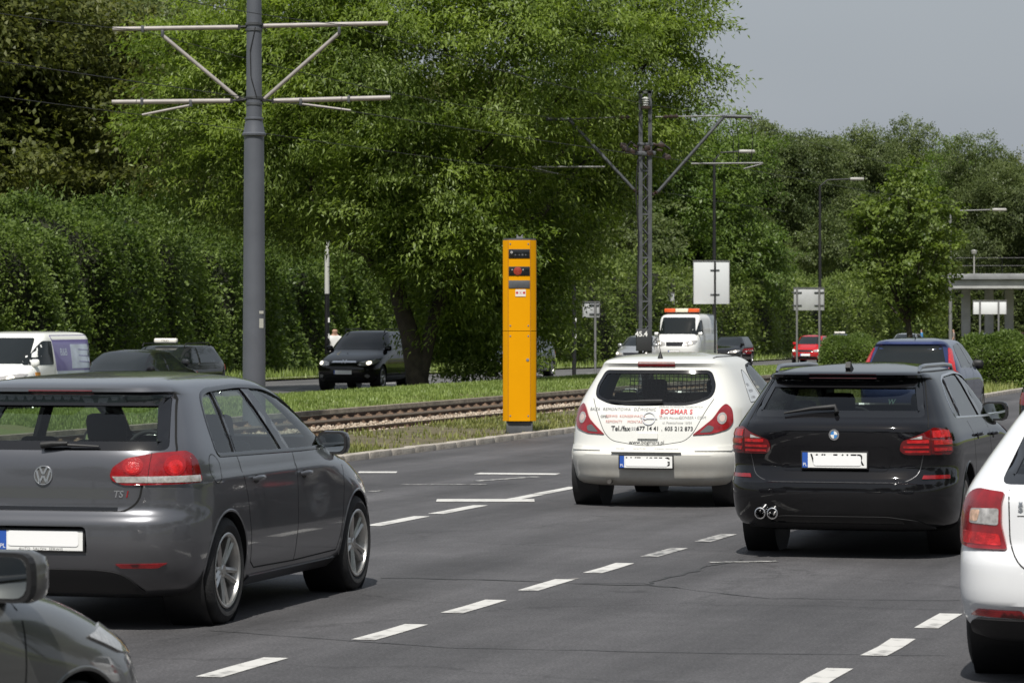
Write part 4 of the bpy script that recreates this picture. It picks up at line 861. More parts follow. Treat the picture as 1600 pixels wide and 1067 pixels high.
# ---- grey tram pole with double brackets
def tram_pole():
    Y = 57.0; s = FPX/Y; X, u, v, z0 = base_at(397, Y); root = thing('tram_pole', 'thick grey tram pole with two pairs of pale bracket tubes', 'pole', (X, Y, z0))
    H = lambda py: CAMH-(py-Y0)/s-z0
    zc = H(212)
    o = MB().lathe([(.20, 0), (.19, 2.0), (.170, zc)], 32, 'z', cap=True).obj('lower_shaft', pole_m, root, 40)
    MB().lathe([(.172, zc-.02), (.205, zc), (.208, zc+.03), (.185, zc+.05), (.168, zc+.14), (.150, zc+.24), (.150, zc+.26), (.165, zc+.275), (.165, zc+.30), (.135, zc+.31)], 32, 'z').obj('collar', pole_m, root, 30)
    MB().lathe([(.135, zc+.25), (.122, H(-150))], 28, 'z', cap=True).obj('upper_shaft', pole_m, root, 40)
    for zz in (H(38), H(47), H(153), H(163)): MB().lathe([(.135, zz-.025), (.146, zz-.02), (.146, zz+.02), (.135, zz+.025)], 28, 'z').obj('clamp_band', steel_m, root, 30)
    def P(px, py, dy=0): return Vector(((px-397)/s, dy, H(py)))
    for (a, b, r, nm) in (((372, 43), (176, 46), .040, 'bracket_tube'), ((412, 41), (606, 37), .040, 'bracket_tube'), ((360, 158), (175, 160), .042, 'bracket_tube'), ((428, 158), (610, 153), .042, 'bracket_tube'), ((372, 154), (254, 56), .034, 'diagonal_strut'), ((413, 155), (530, 52), .034, 'diagonal_strut'), ((296, 165), (222, 180), .022, 'registration_arm'), ((472, 163), (548, 173), .022, 'registration_arm')):
        MB().tube([P(*a), P(*b)], r, 12).obj(nm, arm_m, root, 50)
    for a, b in (((372, 43), (388, 42)), ((412, 41), (400, 42)), ((360, 158), (388, 156)), ((428, 158), (402, 157)), ((372, 154), (388, 156)), ((413, 155), (402, 157))):
        MB().tube([P(*a), P(*b)], .022, 8).tube([P(*a)+Vector((0, -.02, 0)), P(*a)+Vector((0, .02, 0))], .05, 8).obj('joint', wire_m, root, 50)
    for a in ((254, 53), (530, 48), (223, 46), (222, 159), (298, 162), (470, 160), (545, 155)): MB().box(P(*a), (.05, .10, .12), None, .01).obj('clamp', steel_m, root, 40)
    MB().tube([P(400, 44, -.14), P(392, 80, -.15), P(393, 120, -.16), P(402, 152, -.15)], .008, 6).obj('pole_cable', wire_m, root)
    for py, h, m_ in ((505, .16, 'sticker_pale'), (488, .05, 'sticker_pale')):
        MB().box((.135, -.135, H(py)), (.09, .004, h), Matrix.Rotation(R(45), 3, 'Z')).obj('sticker', mat('sticker_pale', (.5, .5, .45), .6), root)
    return root, P
tram_pole()
# ---- lattice mast
def lattice_mast():
    Y = 88.0; s = FPX/Y; X, u, v, z0 = base_at(1008, Y); root = thing('lattice_mast', 'dark lattice tram mast with slanting struts and a box numbered 45.4', 'mast', (X, Y, z0))
    H = lambda py: CAMH-(py-Y0)/s-z0
    def P(px, py, dy=0): return Vector(((px-1008)/s, dy, H(py)))
    w = .125; top = H(143); t1 = H(235)
    for x in (-w, w):
        for y in (-w, w): MB().box((x, y, top/2 if y < 0 else t1/2), (.10, .06, top if y < 0 else t1)).obj('upright', steel_m, root)
    n = 22
    for i in range(n):
        a, b = t1*i/n, t1*(i+1)/n; sg = 1 if i % 2 else -1
        MB().tube([(-sg*w, -w, a), (sg*w, -w, b)], .022, 4).obj('lattice_bar', steel_m, root); MB().tube([(-sg*w, w, a), (sg*w, w, b)], .022, 4).obj('lattice_bar', steel_m, root)
        if i % 4 == 0: MB().box((0, -w, a+.03), (2*w, .04, .05)).obj('cross_bar', steel_m, root)
    MB().box((0, -w, top-.03), (2*w+.07, .06, .07)).obj('cross_bar', steel_m, root)
    MB().lathe([(.03, -.12), (.10, -.10), (.05, -.07), (.11, -.04), (.05, -.01), (.11, .02), (.05, .05), (.10, .08), (.04, .12)], 14, 'z', (0, -w-.05, H(160))).obj('top_insulator', mat('porcelain_white', (.65, .65, .64), .2, coat=1), root, 30)
    MB().box((0, -w-.03, H(169)), (.26, .2, .06)).obj('insulator_bracket', insul, root)
    for x in (-.03, .05): MB().tube([(x, -.10, .5), (x, -.12, H(240))], .014, 5).obj('riser_cable', wire_m, root)
    MB().box((0, -.02, H(240)), (.55, .34, .10), None, .01).obj('platform', steel_m, root, 40); MB().box((0, -.02, H(226)), (.42, .30, .07), None, .01).obj('platform', steel_m, root, 40)
    # horizontals and slanted struts
    for a, b, r, nm in (((990, 296), (888, 186), .045, 'slanted_strut'), ((1028, 300), (1130, 184), .045, 'slanted_strut'), ((852, 187), (892, 187), .045, 'strut_arm'), ((1128, 182), (1175, 183), .05, 'strut_arm'), ((892, 186), (982, 183), .016, 'top_tie'), ((1024, 183), (1150, 181), .016, 'top_tie'), ((832, 261), (945, 261), .024, 'contact_arm'), ((1080, 256), (1192, 255), .024, 'contact_arm'), ((836, 263), (872, 272), .018, 'registration_arm'), ((1192, 256), (1162, 264), .018, 'registration_arm')):
        MB().tube([P(*a), P(*b)], r, 8).obj(nm, steel_m if r > .03 else galv, root, 50)
    for a, b in (((990, 296), (1004, 306)), ((1028, 300), (1013, 307)), ((960, 184), (984, 183)), ((1036, 183), (1060, 182))):
        q0, q1 = P(*a), P(*b); MB().tube([q0+(q1-q0)*k/6 for k in range(7)], [.03, .06, .03, .06, .03, .06, .03], 10).obj('strut_insulator', insul, root, 40)
    b = MB()
    for i in range(14): b.box(P(970+i*5.8+random.gauss(0, 2), 234+random.gauss(0, 5), random.uniform(-.25, .1)), (.16, .12, random.uniform(.06, .16)), Matrix.Rotation(random.uniform(-.5, .5), 3, 'Y'), .02)
    b.obj('switchgear', insul, root, 40, kind='stuff')
    for x0, x1 in ((972, 1000), (1018, 1047)): MB().tube([P(x0, 238), P((x0+x1)/2, 222), P(x1, 234)], .03, 8).obj('jumper_loop', wire_m, root, 50)
    MB().tube([P(996, 250, -.25), P(993, 300, -.28), P(997, 360, -.25), P(995, 500, -.22)], .02, 6).obj('down_cable', wire_m, root, 50)
    for a, b_ in (((894, 190), (896, 260)), ((1150, 184), (1153, 262)), ((1174, 184), (1173, 255)), ((1140, 184), (1146, 255))): MB().tube([P(*a), P((a[0]+b_[0])/2+3, (a[1]+b_[1])/2), P(*b_)], .009, 5).obj('hanger_wire', wire_m, root)
    bx = MB().box(P(1005, 531, -.36), (.40, .28, .58), None, .015).obj('switch_box', mat('switch_box_dark', (.035, .037, .04), .5), root, 40)
    V, F = text_geo('45.4', .19, bold=.004); c = P(1001, 522, -.505); put('box_number', mesh_np('box_number', [(c.x+a, c.y, c.z+b) for a, b, _ in V], F, (CM['white'],)), root)
lattice_mast()
# ---- overhead wires along the two tracks
def wire(pts, r, name, label, sag=.0):
    Q = []
    for a, b in zip(pts[:-1], pts[1:]):
        a, b = Vector(a), Vector(b)
        for k in range(16): t = k/16; Q.append(a+(b-a)*t-Vector((0, 0, sag*4*t*(1-t))))
    Q.append(Vector(pts[-1])); c = Q[0].copy(); o = MB().tube([q-c for q in Q], r, 5).obj(name, wire_m); o.location = c; o['label'] = label; o['category'] = 'wire'; o['group'] = 'overhead tram wires'
def wp(px, py, Y): return at_px(px, py, Y)
dirv = Vector((SU, CU, 0))
for (a, b, nm, lb) in (((222, 48, 57), (893, 187, 88), 'overhead_wire', 'upper wire from left brackets of the grey pole to the mast'), ((222, 180, 57), (872, 272, 88), 'overhead_wire', 'lower wire from left brackets of the grey pole to the mast'), ((545, 40, 57), (1150, 183, 88), 'overhead_wire', 'upper wire from right brackets of the grey pole to the mast'), ((548, 174, 57), (1162, 264, 88), 'overhead_wire', 'lower wire from right brackets of the grey pole to the mast')):
    A, B = wp(*a), wp(*b); d = B-A; wire([A-d*.6, A, B, B+d*1.2+Vector((0, 0, -.2))], .0065, nm, lb, .22 if 'upper' in lb else .03)
# ---- speed camera pillar
def speed_pillar():
    X, Y = ground_px(812, 672, .10); s = FPX/Y; u, v = to_road(X, Y); z0 = gz(v, u)+.07
    root = thing('speed_camera', 'tall yellow speed camera pillar on a dark grey foot', 'speed camera', (X, Y, z0), -R(1.5))
    yel = mat('speed_camera_yellow', (.74, .325, .0), .5, spec=.12, col2=(.71, .31, .0), nscale=3, ramp=(.3, .6)); foot = mat('speed_camera_foot', (.075, .08, .088), .6, noise=.15, nscale=6); dk = CM['gap']
    w, d, c = 52/s, .50, .09; h0, h1, hm = 18/s, (672-373)/s, (672-514)/s
    def octo(w, d, c): return [(-w/2+c, -d/2), (w/2-c, -d/2), (w/2, -d/2+c*1.2), (w/2, d/2-c), (w/2-c, d/2), (-w/2+c, d/2), (-w/2, d/2-c), (-w/2, -d/2+c*1.2)]
    MB().box((0, 0, h0/2-.05), (w*.78, d*.8, h0+.1), None, .01).obj('foot', foot, root, 40)
    MB().prism(round_poly(octo(w, d, c), .015, 2), h0, hm-.004, 'z').obj('lower_housing', yel, root, 30)
    MB().prism(octo(w-.03, d-.03, c), hm-.03, hm+.03, 'z').obj('joint', dk, root)
    MB().prism(round_poly(octo(w, d, c), .015, 2), hm+.004, h1, 'z').obj('upper_housing', yel, root, 30)
    MB().prism(octo(w-.02, d-.02, c), h1-.01, h1+.03, 'z').obj('top_cap', foot, root)
    for x in (-w/2+c-.004, w/2-c+.004): MB().box((x, -d/2-.001, (h0+h1)/2), (.008, .006, h1-h0-.02)).obj('edge_groove', mat('groove_ochre', (.35, .14, .003), .6), root)
    for x in (-w/2+c+.03, w/2-c-.03):
        for zz in (h0+.08, hm-.08, hm+.08, h1-.06): MB().lathe([(0, -.006), (.012, -.005), (.014, 0)], 8, 'y', (x, -d/2, zz)).obj('screw', galv, root, 40)
    MB().lathe([(0, -.008), (.022, -.007), (.026, 0)], 12, 'y', (w/2-c-.04, -d/2, hm-.45)).obj('lock', galv, root, 40)
    fw = 33/s; Z = lambda py: (672-py)/s
    def win(p0, p1, m, nm):
        zc, hh = (Z(p0)+Z(p1))/2, Z(p0)-Z(p1); f = MB().box((0, -d/2-.002, zc), (fw, .02, hh), None, .006).obj(nm, CM['black'], root, 40)
        MB().box((0, -d/2-.010, zc), (fw-.03, .012, hh-.03), None, .003).obj('pane', m, f, 40); return f
    a = win(387, 401, CM['gloss'], 'upper_window'); b = win(414, 428, CM['gloss'], 'flash_window')
    MB().lathe([(0, -.022), (.05, -.02), (.065, -.016)], 20, 'y', (-.025, -d/2, Z(421))).obj('flash_lens', mat('flash_red', (.30, .03, .012), .25, coat=1), b, 40)
    for x in (-.11, .06): MB().lathe([(0, -.02), (.012, -.018)], 8, 'y', (x, -d/2, Z(419))).obj('led', CM['clear'], b, 40)
    for x, r_ in ((-.12, .022), (-.06, .012), (.0, .012), (.05, .016), (.10, .012)): MB().lathe([(0, -.021), (r_, -.017)], 10, 'y', (x, -d/2, Z(396) if x > -.1 else Z(392))).obj('lens', CM['smoke'] if x > -.1 else CM['clear'], a, 40)
    MB().box((0, -d/2-.004, Z(441.5)), (fw, .016, 12/s), None, .004).obj('radar_panel', foot, root, 40)
    lbq = MB().box((.02, -d/2-.002, Z(455)), (16/s, .010, 11/s)).obj('notice', mat('notice_pale', (.72, .66, .60), .5), root)
    V, F = text_geo('● X ●', .05); put('notice_mark', mesh_np('notice_mark', [(.02+p, -d/2-.0085, Z(455)+q) for p, q, _ in V], F, (mat('print_red', (.5, .02, .03)),)), lbq)
    MB().box((0, 0, h1+.045), (.10, .10, .03)).tube([(-.02, 0, h1+.05), (-.05, 0, h1+.09)], .012, 6).tube([(.02, 0, h1+.05), (.05, 0, h1+.09)], .012, 6).obj('lifting_lug', galv, root, 40)
speed_pillar()
# ---- signs seen from behind
def sign(name, label, px0, px1, py0, py1, Y, posts, post_m=galv, back=None, ribs=True, bottom=None, group=None):
    s = FPX/Y; pc = (px0+px1)/2; X, u, v, z0 = base_at(pc, Y); root = thing(name, label, 'sign', (X, Y, z0), 0, group); H = lambda py: CAMH-(py-Y0)/s-z0
    w, h, zc = (px1-px0)/s, (py0-py1)/s*-1, H((py0+py1)/2)
    MB().box((0, .03, zc), (w, .03, h), None, .008).obj('panel', back or sign_back, root, 30)
    for sx in (-1, 1): MB().box((sx*(w/2-.012), .0, zc), (.025, .05, h)).obj('panel_edge', galv, root)
    MB().box((0, 0, zc+h/2-.012), (w-.05, .05, .025)).obj('panel_edge', galv, root)
    for p in posts:
        x = (p-pc)/s; MB().tube([(x, -.05, -.1), (x, -.05, zc+h/2-.05)], .045, 10).obj('post', post_m, root, 50)
        if ribs:
            for zz in (zc-h*.28, zc+h*.28): MB().box((x, -.01, zz), (.42, .03, .045), None, .006).obj('clamp_bracket', steel_m, root, 40)
    return root
sign('route_sign', 'large pale sign panel seen from behind on a dark lamp post', 1083, 1140, 407, 475, 150, (1117,), dark_m, mat('sign_back_white', (.62, .64, .65), .5))
sign('direction_sign', 'grey sign seen from behind on two posts over the red car', 1240, 1288, 449, 485, 140, (1245, 1280))
sign('small_sign', 'small grey sign seen from behind on one post left of the mast', 910, 937, 471, 496, 118, (930,))
sign('square_sign', 'little grey square sign behind the white van roof', 1036, 1054, 457, 476, 168, (1045,))
sign('white_sign', 'white sign panel on two posts under the footbridge', 1520, 1573, 469, 491, 150, (1531, 1560), galv, mat('sign_white', (.75, .77, .78), .5), ribs=False)
# ---- lamp posts
def lamp_post(name, label, px, py_top, Y, arm_px, arm_py, m=dark_m):
    s = FPX/Y; X, u, v, z0 = base_at(px, Y); root = thing(name, label, 'street lamp', (X, Y, z0)); H = lambda py: CAMH-(py-Y0)/s-z0
    MB().tube([(0, 0, -.1), (0, 0, H(py_top)*.5), (0, 0, H(py_top))], [.10, .085, .06], 10).obj('post', m, root, 50)
    dx = (arm_px-px)/s; sg = 1 if dx > 0 else -1
    MB().tube([(0, 0, H(py_top)-.05), (dx*.2, 0, H(arm_py)-.05), (dx*.8, 0, H(arm_py))], .035, 8).obj('arm', m, root, 50)
    MB().box((dx*.98, 0, H(arm_py)), (.75, .30, .16), None, .06).obj('lamp_head', lampwhite, root, 50)
lamp_post('street_lamp', 'dark lamp post behind the pale route sign, right of the mast', 1116, 250, 152, 1168, 237)
lamp_post('street_lamp', 'dark lamp post in front of the far wood above the two-post sign', 1281, 290, 175, 1340, 280)
lamp_post('street_lamp', 'lamp post half hidden by the young tree, lamp to its right', 1485, 335, 175, 1563, 328, galv)
def marker(name, label, px, top, Y, white_to, m2):
    s = FPX/Y; X, u, v, z0 = base_at(px, Y); root = thing(name, label, 'post', (X, Y, z0)); H = lambda py: CAMH-(py-Y0)/s-z0
    zt, zw = H(top), H(white_to)
    MB().lathe([(.075, -.1), (.07, zw)], 14, 'z', cap=True).obj('lower_post', dark_m, root, 40); MB().lathe([(.074, zw), (.068, zt)], 14, 'z', cap=True).obj('upper_post', m2, root, 40)
    for py in (500, 525): MB().box((.06, -.06, H(py)), (.05, .03, .14)).obj('reflector_tag', CM['white'], root)
marker('painted_post', 'black post with a white upper half in front of the hedge', 511, 375, 100, 459, mat('post_white', (.55, .55, .52), .5))
marker('dark_post', 'thin black post with white tags right of the yellow pillar', 897, 440, 122, 445, dark_m)
# ---- footbridge at the far right
def bridge():
    Y = 230.; s = FPX/Y; X, u, v, z0 = base_at(1560, Y); root = thing('concrete_bridge', 'concrete overpass on grey pillars at the right edge', 'bridge', (X, Y, z0), R(-6)); H = lambda py: CAMH-(py-Y0)/s-z0
    con = mat('bridge_concrete', (.50, .50, .49), .85, noise=.15, nscale=.8, bump=.2, bscale=6); cd = mat('bridge_concrete_dark', (.26, .265, .27), .85, noise=.2, nscale=.8)
    x0, x1 = (1478-1560)/s, 24.
    z1, z2, z3 = H(452), H(438), H(429)
    MB().box(((x0+x1)/2, 0, (z1+z2)/2), (x1-x0, 9, z2-z1), None, .05).obj('girder', con, root, 30); MB().box(((x0+x1)/2, 0, (z2+z3)/2), (x1-x0+.4, 9.6, z3-z2), None, .03).obj('deck', cd, root, 30)
    for px in (1510, 1546, 1577, 1615): MB().box(((px-1560)/s, .6, z1/2-.2), (.62, .8, z1+.4), None, .06).obj('pillar', con, root, 30)
    b0 = H(405)
    for z in (b0, (b0+z3)/2): MB().tube([(x0+.5, -4.5, z), (x1, -4.5, z)], .02, 6).obj('railing_bar', dark_m, root)
    for x in np.arange(x0+.5, x1, 1.6): MB().tube([(x, -4.5, z3), (x, -4.5, b0)], .016, 6).obj('railing_post', dark_m, root)
    MB().tube([((1519-1560)/s, -4.5, z3), ((1519-1560)/s, -4.5, H(398))], .05, 8).lathe([(0, H(396)+.18), (.22, H(396)+.1), (.16, H(396)-.12)], 12, 'z', ((1519-1560)/s, -4.5, 0)).obj('globe_lamp', lampwhite, root, 40)
bridge()
# ---- people far off
def person(name, label, px, py_foot, Y, shirt, trousers, hair, h=1.72, face=math.pi/2):
    s = FPX/Y; X, u, v, z0 = base_at(px, Y); root = thing(name, label, 'person', (X, Y, z0), face)
    verts = [(0, 0, .95), (0, 0, 1.15), (0, 0, 1.38), (0, 0, 1.50), (0, .02, 1.60), (0, 0, 1.66), (.09, 0, .90), (.11, .04, .50), (.11, -.05, .08), (.11, .10, .03), (-.09, 0, .90), (-.11, -.06, .50), (-.11, -.12, .08), (-.11, .02, .03), (.19, 0, 1.40), (.24, -.04, 1.12), (.22, .08, .90), (.21, .11, .80), (-.19, 0, 1.40), (-.24, .04, 1.12), (-.22, .12, .92), (-.21, .15, .82)]
    edges = [(0, 1), (1, 2), (2, 3), (3, 4), (4, 5), (0, 6), (6, 7), (7, 8), (8, 9), (0, 10), (10, 11), (11, 12), (12, 13), (2, 14), (14, 15), (15, 16), (16, 17), (2, 18), (18, 19), (19, 20), (20, 21)]
    rad = [.15, .14, .17, .06, .10, .09, .10, .07, .05, .04, .10, .07, .05, .04, .075, .05, .038, .04, .075, .05, .038, .04]
    me = bpy.data.meshes.new('body'); me.from_pydata(verts, edges, []); o = bpy.data.objects.new('body', me); COL.objects.link(o)
    md = o.modifiers.new('s', 'SKIN'); o.modifiers.new('d', 'SUBSURF').levels = 2
    for i, r_ in enumerate(rad): me.skin_vertices[0].data[i].radius = (r_, r_*.8)
    me.skin_vertices[0].data[0].use_root = True
    dg = bpy.context.evaluated_depsgraph_get(); dg.update(); r = bpy.data.meshes.new_from_object(o.evaluated_get(dg)); bpy.data.objects.remove(o)
    ms = [mat('skin_tone', (.45, .27, .19), .6), shirt, trousers, hair]; r.materials.clear()
    for m_ in ms: r.materials.append(m_)
    for p in r.polygons:
        z = p.center.z; y = p.center.y; p.use_smooth = True
        p.material_index = 2 if z < .93 and abs(p.center.x) < .185 else (1 if (.93 <= z < 1.47 and abs(p.center.x) < .27 and not (abs(p.center.x) > .19 and z < 1.15)) else (3 if (z > 1.66 or (z > 1.54 and y < -.01)) else 0))
    q = put('body', r, root); q.scale = (h/1.74,)*3
blk = mat('cloth_black', (.02, .02, .022), .9)
person('person', 'person in a white top behind the black off-road car', 523, 0, 103, mat('cloth_white', (.7, .7, .68), .9), blk, mat('hair_reddish', (.22, .05, .03), .7), 1.75, R(200))
person('person', 'person in a grey top under the footbridge', 1490, 0, 222, mat('cloth_grey', (.20, .17, .15), .9), blk, mat('hair_dark', (.03, .02, .015), .7))
person('person', 'person in a blue top under the footbridge beside the tree trunk', 1440, 0, 222, mat('cloth_blue', (.06, .22, .45), .9), blk, mat('hair_dark', (.03, .02, .015), .7))
# ---- grey hatchback, the large car on the left
def grey_hatch_spec(pnt, name):
    sh = Shape(rear=[(.18, .34), (.22, .16), (.30, .075), (.40, .025), (.52, .0), (.62, .004), (.665, .018), (.690, .052), (.74, .064), (.86, .066), (.96, .075), (1.02, .09), (1.07, .115), (1.20, .235), (1.32, .355), (1.365, .395), (1.375, .345), (1.395, .315), (1.42, .345), (1.45, .52), (1.47, .85), (1.486, 1.35)],
               front=[(.18, 3.95), (.25, 4.10), (.4, 4.19), (.52, 4.20), (.62, 4.17), (.70, 4.10), (.78, 3.96), (.86, 3.76), (.92, 3.55), (.96, 3.38), (1.0, 3.27), (1.2, 2.87), (1.36, 2.50), (1.42, 2.30), (1.45, 2.13), (1.47, 1.95), (1.486, 1.75)],
               width=[(.18, .74), (.21, .80), (.28, .852), (.40, .876), (.55, .888), (.70, .889), (.82, .886), (.875, .884), (.90, .874), (.96, .862), (1.0, .848), (1.2, .752), (1.34, .675), (1.40, .630), (1.43, .585), (1.455, .50), (1.475, .37), (1.486, .22)],
               Rr=((.2, .9), (.65, .85), (1.0, .80), (1.3, .62), (1.4, .55), (1.486, .3)), Rf=((.2, 1.1), (.7, 1.25), (.95, 1.35), (1.05, .85), (1.4, .55), (1.486, .3)), nr=4.6, nf=3.4)
    dlo = round_poly([(.68, 1.005), (.75, 1.20), (.85, 1.345), (1.02, 1.385), (1.60, 1.402), (2.10, 1.385), (2.48, 1.285), (3.18, .985), (2.2, .985)], [.06, .1, .10, .1, .1, .2, .2, .04, .1])
    rw = round_poly([(-.725, 1.05), (.725, 1.05), (.62, 1.362), (-.62, 1.362)], [.05, .05, .03, .03])
    ws = round_poly([(-.68, 1.005), (.68, 1.005), (.54, 1.41), (-.54, 1.41)], .05)
    return dict(shape=sh, paint=pnt, name=name, wx=(.79, 3.368), arch=.345, wheel=(.318, .205, .222, 5, True), dlo=[dlo], rear_window=rw, windscreen=ws, belt=1.0, track=1.56)
def grey_hatch_lines(sh, root, sides=('left', 'right')):
    G = CM['gap']
    for k in sides:
        ribbon(sh, k, [(1.015, .985), (1.04, .90), (1.12, .74), (1.19, .50), (1.22, .34), (1.30, .30), (2.07, .29)], .009, G, 'door_seam', root, out=.0012)
        ribbon(sh, k, [(2.04, .99), (2.07, .80), (2.08, .5), (2.07, .29)], .009, G, 'door_seam', root, out=.0012)
        ribbon(sh, k, [(2.07, .29), (2.94, .30), (3.0, .42), (3.03, .70), (3.04, .93), (3.06, .97)], .009, G, 'door_seam', root, out=.0012)
def build_grey_hatch():
    P = paint('grey_metallic_paint', (0.122, 0.125, 0.138), .62, .30)
    sp = grey_hatch_spec(P, 'hatch'); root = thing('hatchback_car', 'large dark grey five-door hatchback at left with silver alloy wheels', 'car')
    plate_cut = MB().prism(round_poly([(-.30, .445), (.30, .445), (.285, .615), (-.285, .615)], .03), -.3, .055, 'x').mesh('c', P)
    sp['cuts'] = [plate_cut]
    sh, body = build_body(sp, root)
    panes = [[(.66, 1.0), (.82, 1.36), (1.02, 1.40), (1.14, 1.395), (1.02, .99)], [(1.02, .985), (1.14, 1.40), (1.66, 1.41), (1.92, .98)], [(1.98, .98), (1.76, 1.41), (2.14, 1.395), (2.52, 1.29), (3.22, .98)]]
    pillars = [[(.995, .99), (1.03, .99), (1.15, 1.395), (1.115, 1.395)], [(1.88, .975), (2.03, .975), (1.80, 1.405), (1.655, 1.405)], [(2.90, .985), (3.19, .98), (2.90, 1.12)]]
    side_glass(sh, root, panes, pillars, CM['glass'], sp['dlo'], CM['gloss'], .026)
    g = screen(sh, root, 'tail', sp['rear_window'], CM['glass'], 'rear_window', .055)
    screen(sh, root, 'nose', sp['windscreen'], CM['glass'], 'windscreen', .045)
    cabin(root, dash=3.1)
    grey_hatch_lines(sh, root)
    # tailgate outline
    tg = [(-.70, 1.10), (-.725, 1.02), (-.70, .98)]
    ribbon(sh, 'tail', [(.63, 1.375), (.75, 1.06), (.755, 1.03)], .008, CM['gap'], 'tailgate_seam', root, out=.001)
    ribbon(sh, 'tail', [(-.63, 1.375), (-.75, 1.06), (-.755, 1.03)], .008, CM['gap'], 'tailgate_seam', root, out=.001)
    ribbon(sh, 'tail', round_poly([(-.60, .86), (-.585, .76), (-.50, .697), (.50, .697), (.585, .76), (.60, .86)], [0, .05, .06, .06, .05, 0]), .012, CM['gap'], 'tailgate_seam', root, out=.001)
    ribbon(sh, 'tail', [(-.46, .715), (.46, .715)], .022, CM['gloss'], 'tailgate_edge', root, out=.001)
    for sd in (1, -1):
        lamp = [(.43, .875), (.41, .905), (.425, .955), (.50, 1.005), (.66, 1.035), (.86, 1.045), (.93, 1.02), (.985, .95), (1.005, .88), (.985, .862), (.50, .852)]
        lamp = round_poly(lamp, .02); q = [(a*sd, b) for a, b in lamp]
        if sd < 0: q = q[::-1]
        L = panel(sh, 'wrap', q, CM['red'], 'tail_lamp', root, .010, -.01, .03)
        band = [(.455, .868), (.425, .903), (.985, .903), (.992, .868)]
        bq = [(a*sd, b) for a, b in band]
        panel(sh, 'wrap', bq if sd > 0 else bq[::-1], CM['clear'], 'clear_strip', L, .0125, .008, .03)
        for (c, rr, n2) in ((.545, .052, 'round_reflector'), (.79, .062, 'round_reflector')):
            cq = [(sd*(c+rr*1.15*math.cos(t)), .962+rr*.95*math.sin(t)) for t in np.linspace(0, 2*math.pi, 28, endpoint=False)]
            panel(sh, 'wrap', cq, mat('lamp_mid_red', (.34, .007, .010), .18, coat=1, bump=.2, bscale=140), n2, L, .0125, .008, .03)
            cq = [(sd*(c+rr*.8*math.cos(t)), .955+rr*.62*math.sin(t)) for t in np.linspace(0, 2*math.pi, 28, endpoint=False)]
            panel(sh, 'wrap', cq, CM['bright'], 'painted_glow', L, .0135, .010, .03)  # bright lamp centre painted as a lighter red disc over the mid red
        e = [(.91, .91), (.995, .91), (.965, .985), (.93, 1.015), (.90, 1.02)]; eq = [(a*sd, b) for a, b in e]
        panel(sh, 'wrap', eq if sd > 0 else eq[::-1], CM['dark_red'], 'lamp_corner', L, .0125, .008, .03)
        ribbon(sh, 'wrap', [(sd*.63, .855), (sd*.645, 1.035)], .010, CM['gap'], 'lamp_seam', L, out=.0145)
        rf = [(sd*.46, .400), (sd*.49, .377), (sd*.70, .377), (sd*.76, .404)]
        panel(sh, 'wrap', rf if sd > 0 else rf[::-1], CM['red'], 'reflector', root, .006, -.01, .04)
    panel(sh, 'tail', round_poly([(-.60, .225), (.60, .225), (.50, .345), (.35, .365), (-.35, .365), (-.50, .345)], [.03, .03, .08, .1, .1, .08]), CM['black'], 'bumper_insert', root, .006, -.01, .05)
    # plate sits in its recess
    o = tail_plate(sh, root, 'tail', 0, .53, .52, .114, '', (-.205, .235, -.033, .057), out=-.035)
    V, F = text_geo('AUTO  SALON  SERWIS', .022, space=1.1); put('plate_frame_text', mesh_np('plate_frame_text', [(a*1.1, .0085, b-.050) for a, b, _ in V], F, (CM['ink'],)), o)
    # spoiler lamp, wiper, emblem
    panel(sh, 'tail', [(-.20, 1.372), (.20, 1.372), (.20, 1.392), (-.20, 1.392)], CM['dark_red'], 'high_brake_lamp', root, .004, -.006, .04)
    wp, wn = sh.pn('tail', [(.02, 1.065), (-.05, 1.07), (-.14, 1.075), (-.33, 1.068)])
    W_ = MB().tube([wp[0]+wn[0]*.03, wp[1]+wn[1]*.035, wp[2]+wn[2]*.03], [.022, .018, .012], 8); W_.tube([wp[1]+wn[1]*.03, wp[3]+wn[3]*.012], [.010, .006], 6); W_.obj('rear_wiper', CM['black'], root, 50)
    emblem_ring(sh, root, 0, .905, .058)
    text_on(sh, 'tail', 'TS', (-.46, .80), .055, CM['chrome'], 'badge_letters', root, mirror=True, out=.004, shear=.2, bold=.001); text_on(sh, 'tail', 'I', (-.512, .80), .055, CM['red'], 'badge_letter', root, mirror=True, out=.004, shear=.2, bold=.001)
    for sd in (-1, 1):
        handle(root, sh, 1.28, .845, sd, P); handle(root, sh, 2.20, .835, sd, P)
        mirror(root, sh, 3.02, 1.0, P, sd, (.12, .21, .155), .10)
    fl = [(.60+.085*math.cos(t), .93+.085*math.sin(t)) for t in np.linspace(0, 2*math.pi, 30, endpoint=False)]
    ribbon(sh, 'right', fl, .005, CM['gap'], 'fuel_flap_seam', root, out=.001, closed=True)
    panel(sh, 'right', [(1.25, .20), (2.95, .20), (2.95, .255), (1.25, .255)], P, 'sill', root, .012, -.01, .08)
    MB().box((.55, .25, .26), (.5, .5, .12), None, .04).obj('exhaust_box', CM['disc'], root, 50)
    X, Y = ground_px(357, 974); place(root, .79, -.88, X, Y, 14.8)
    return root
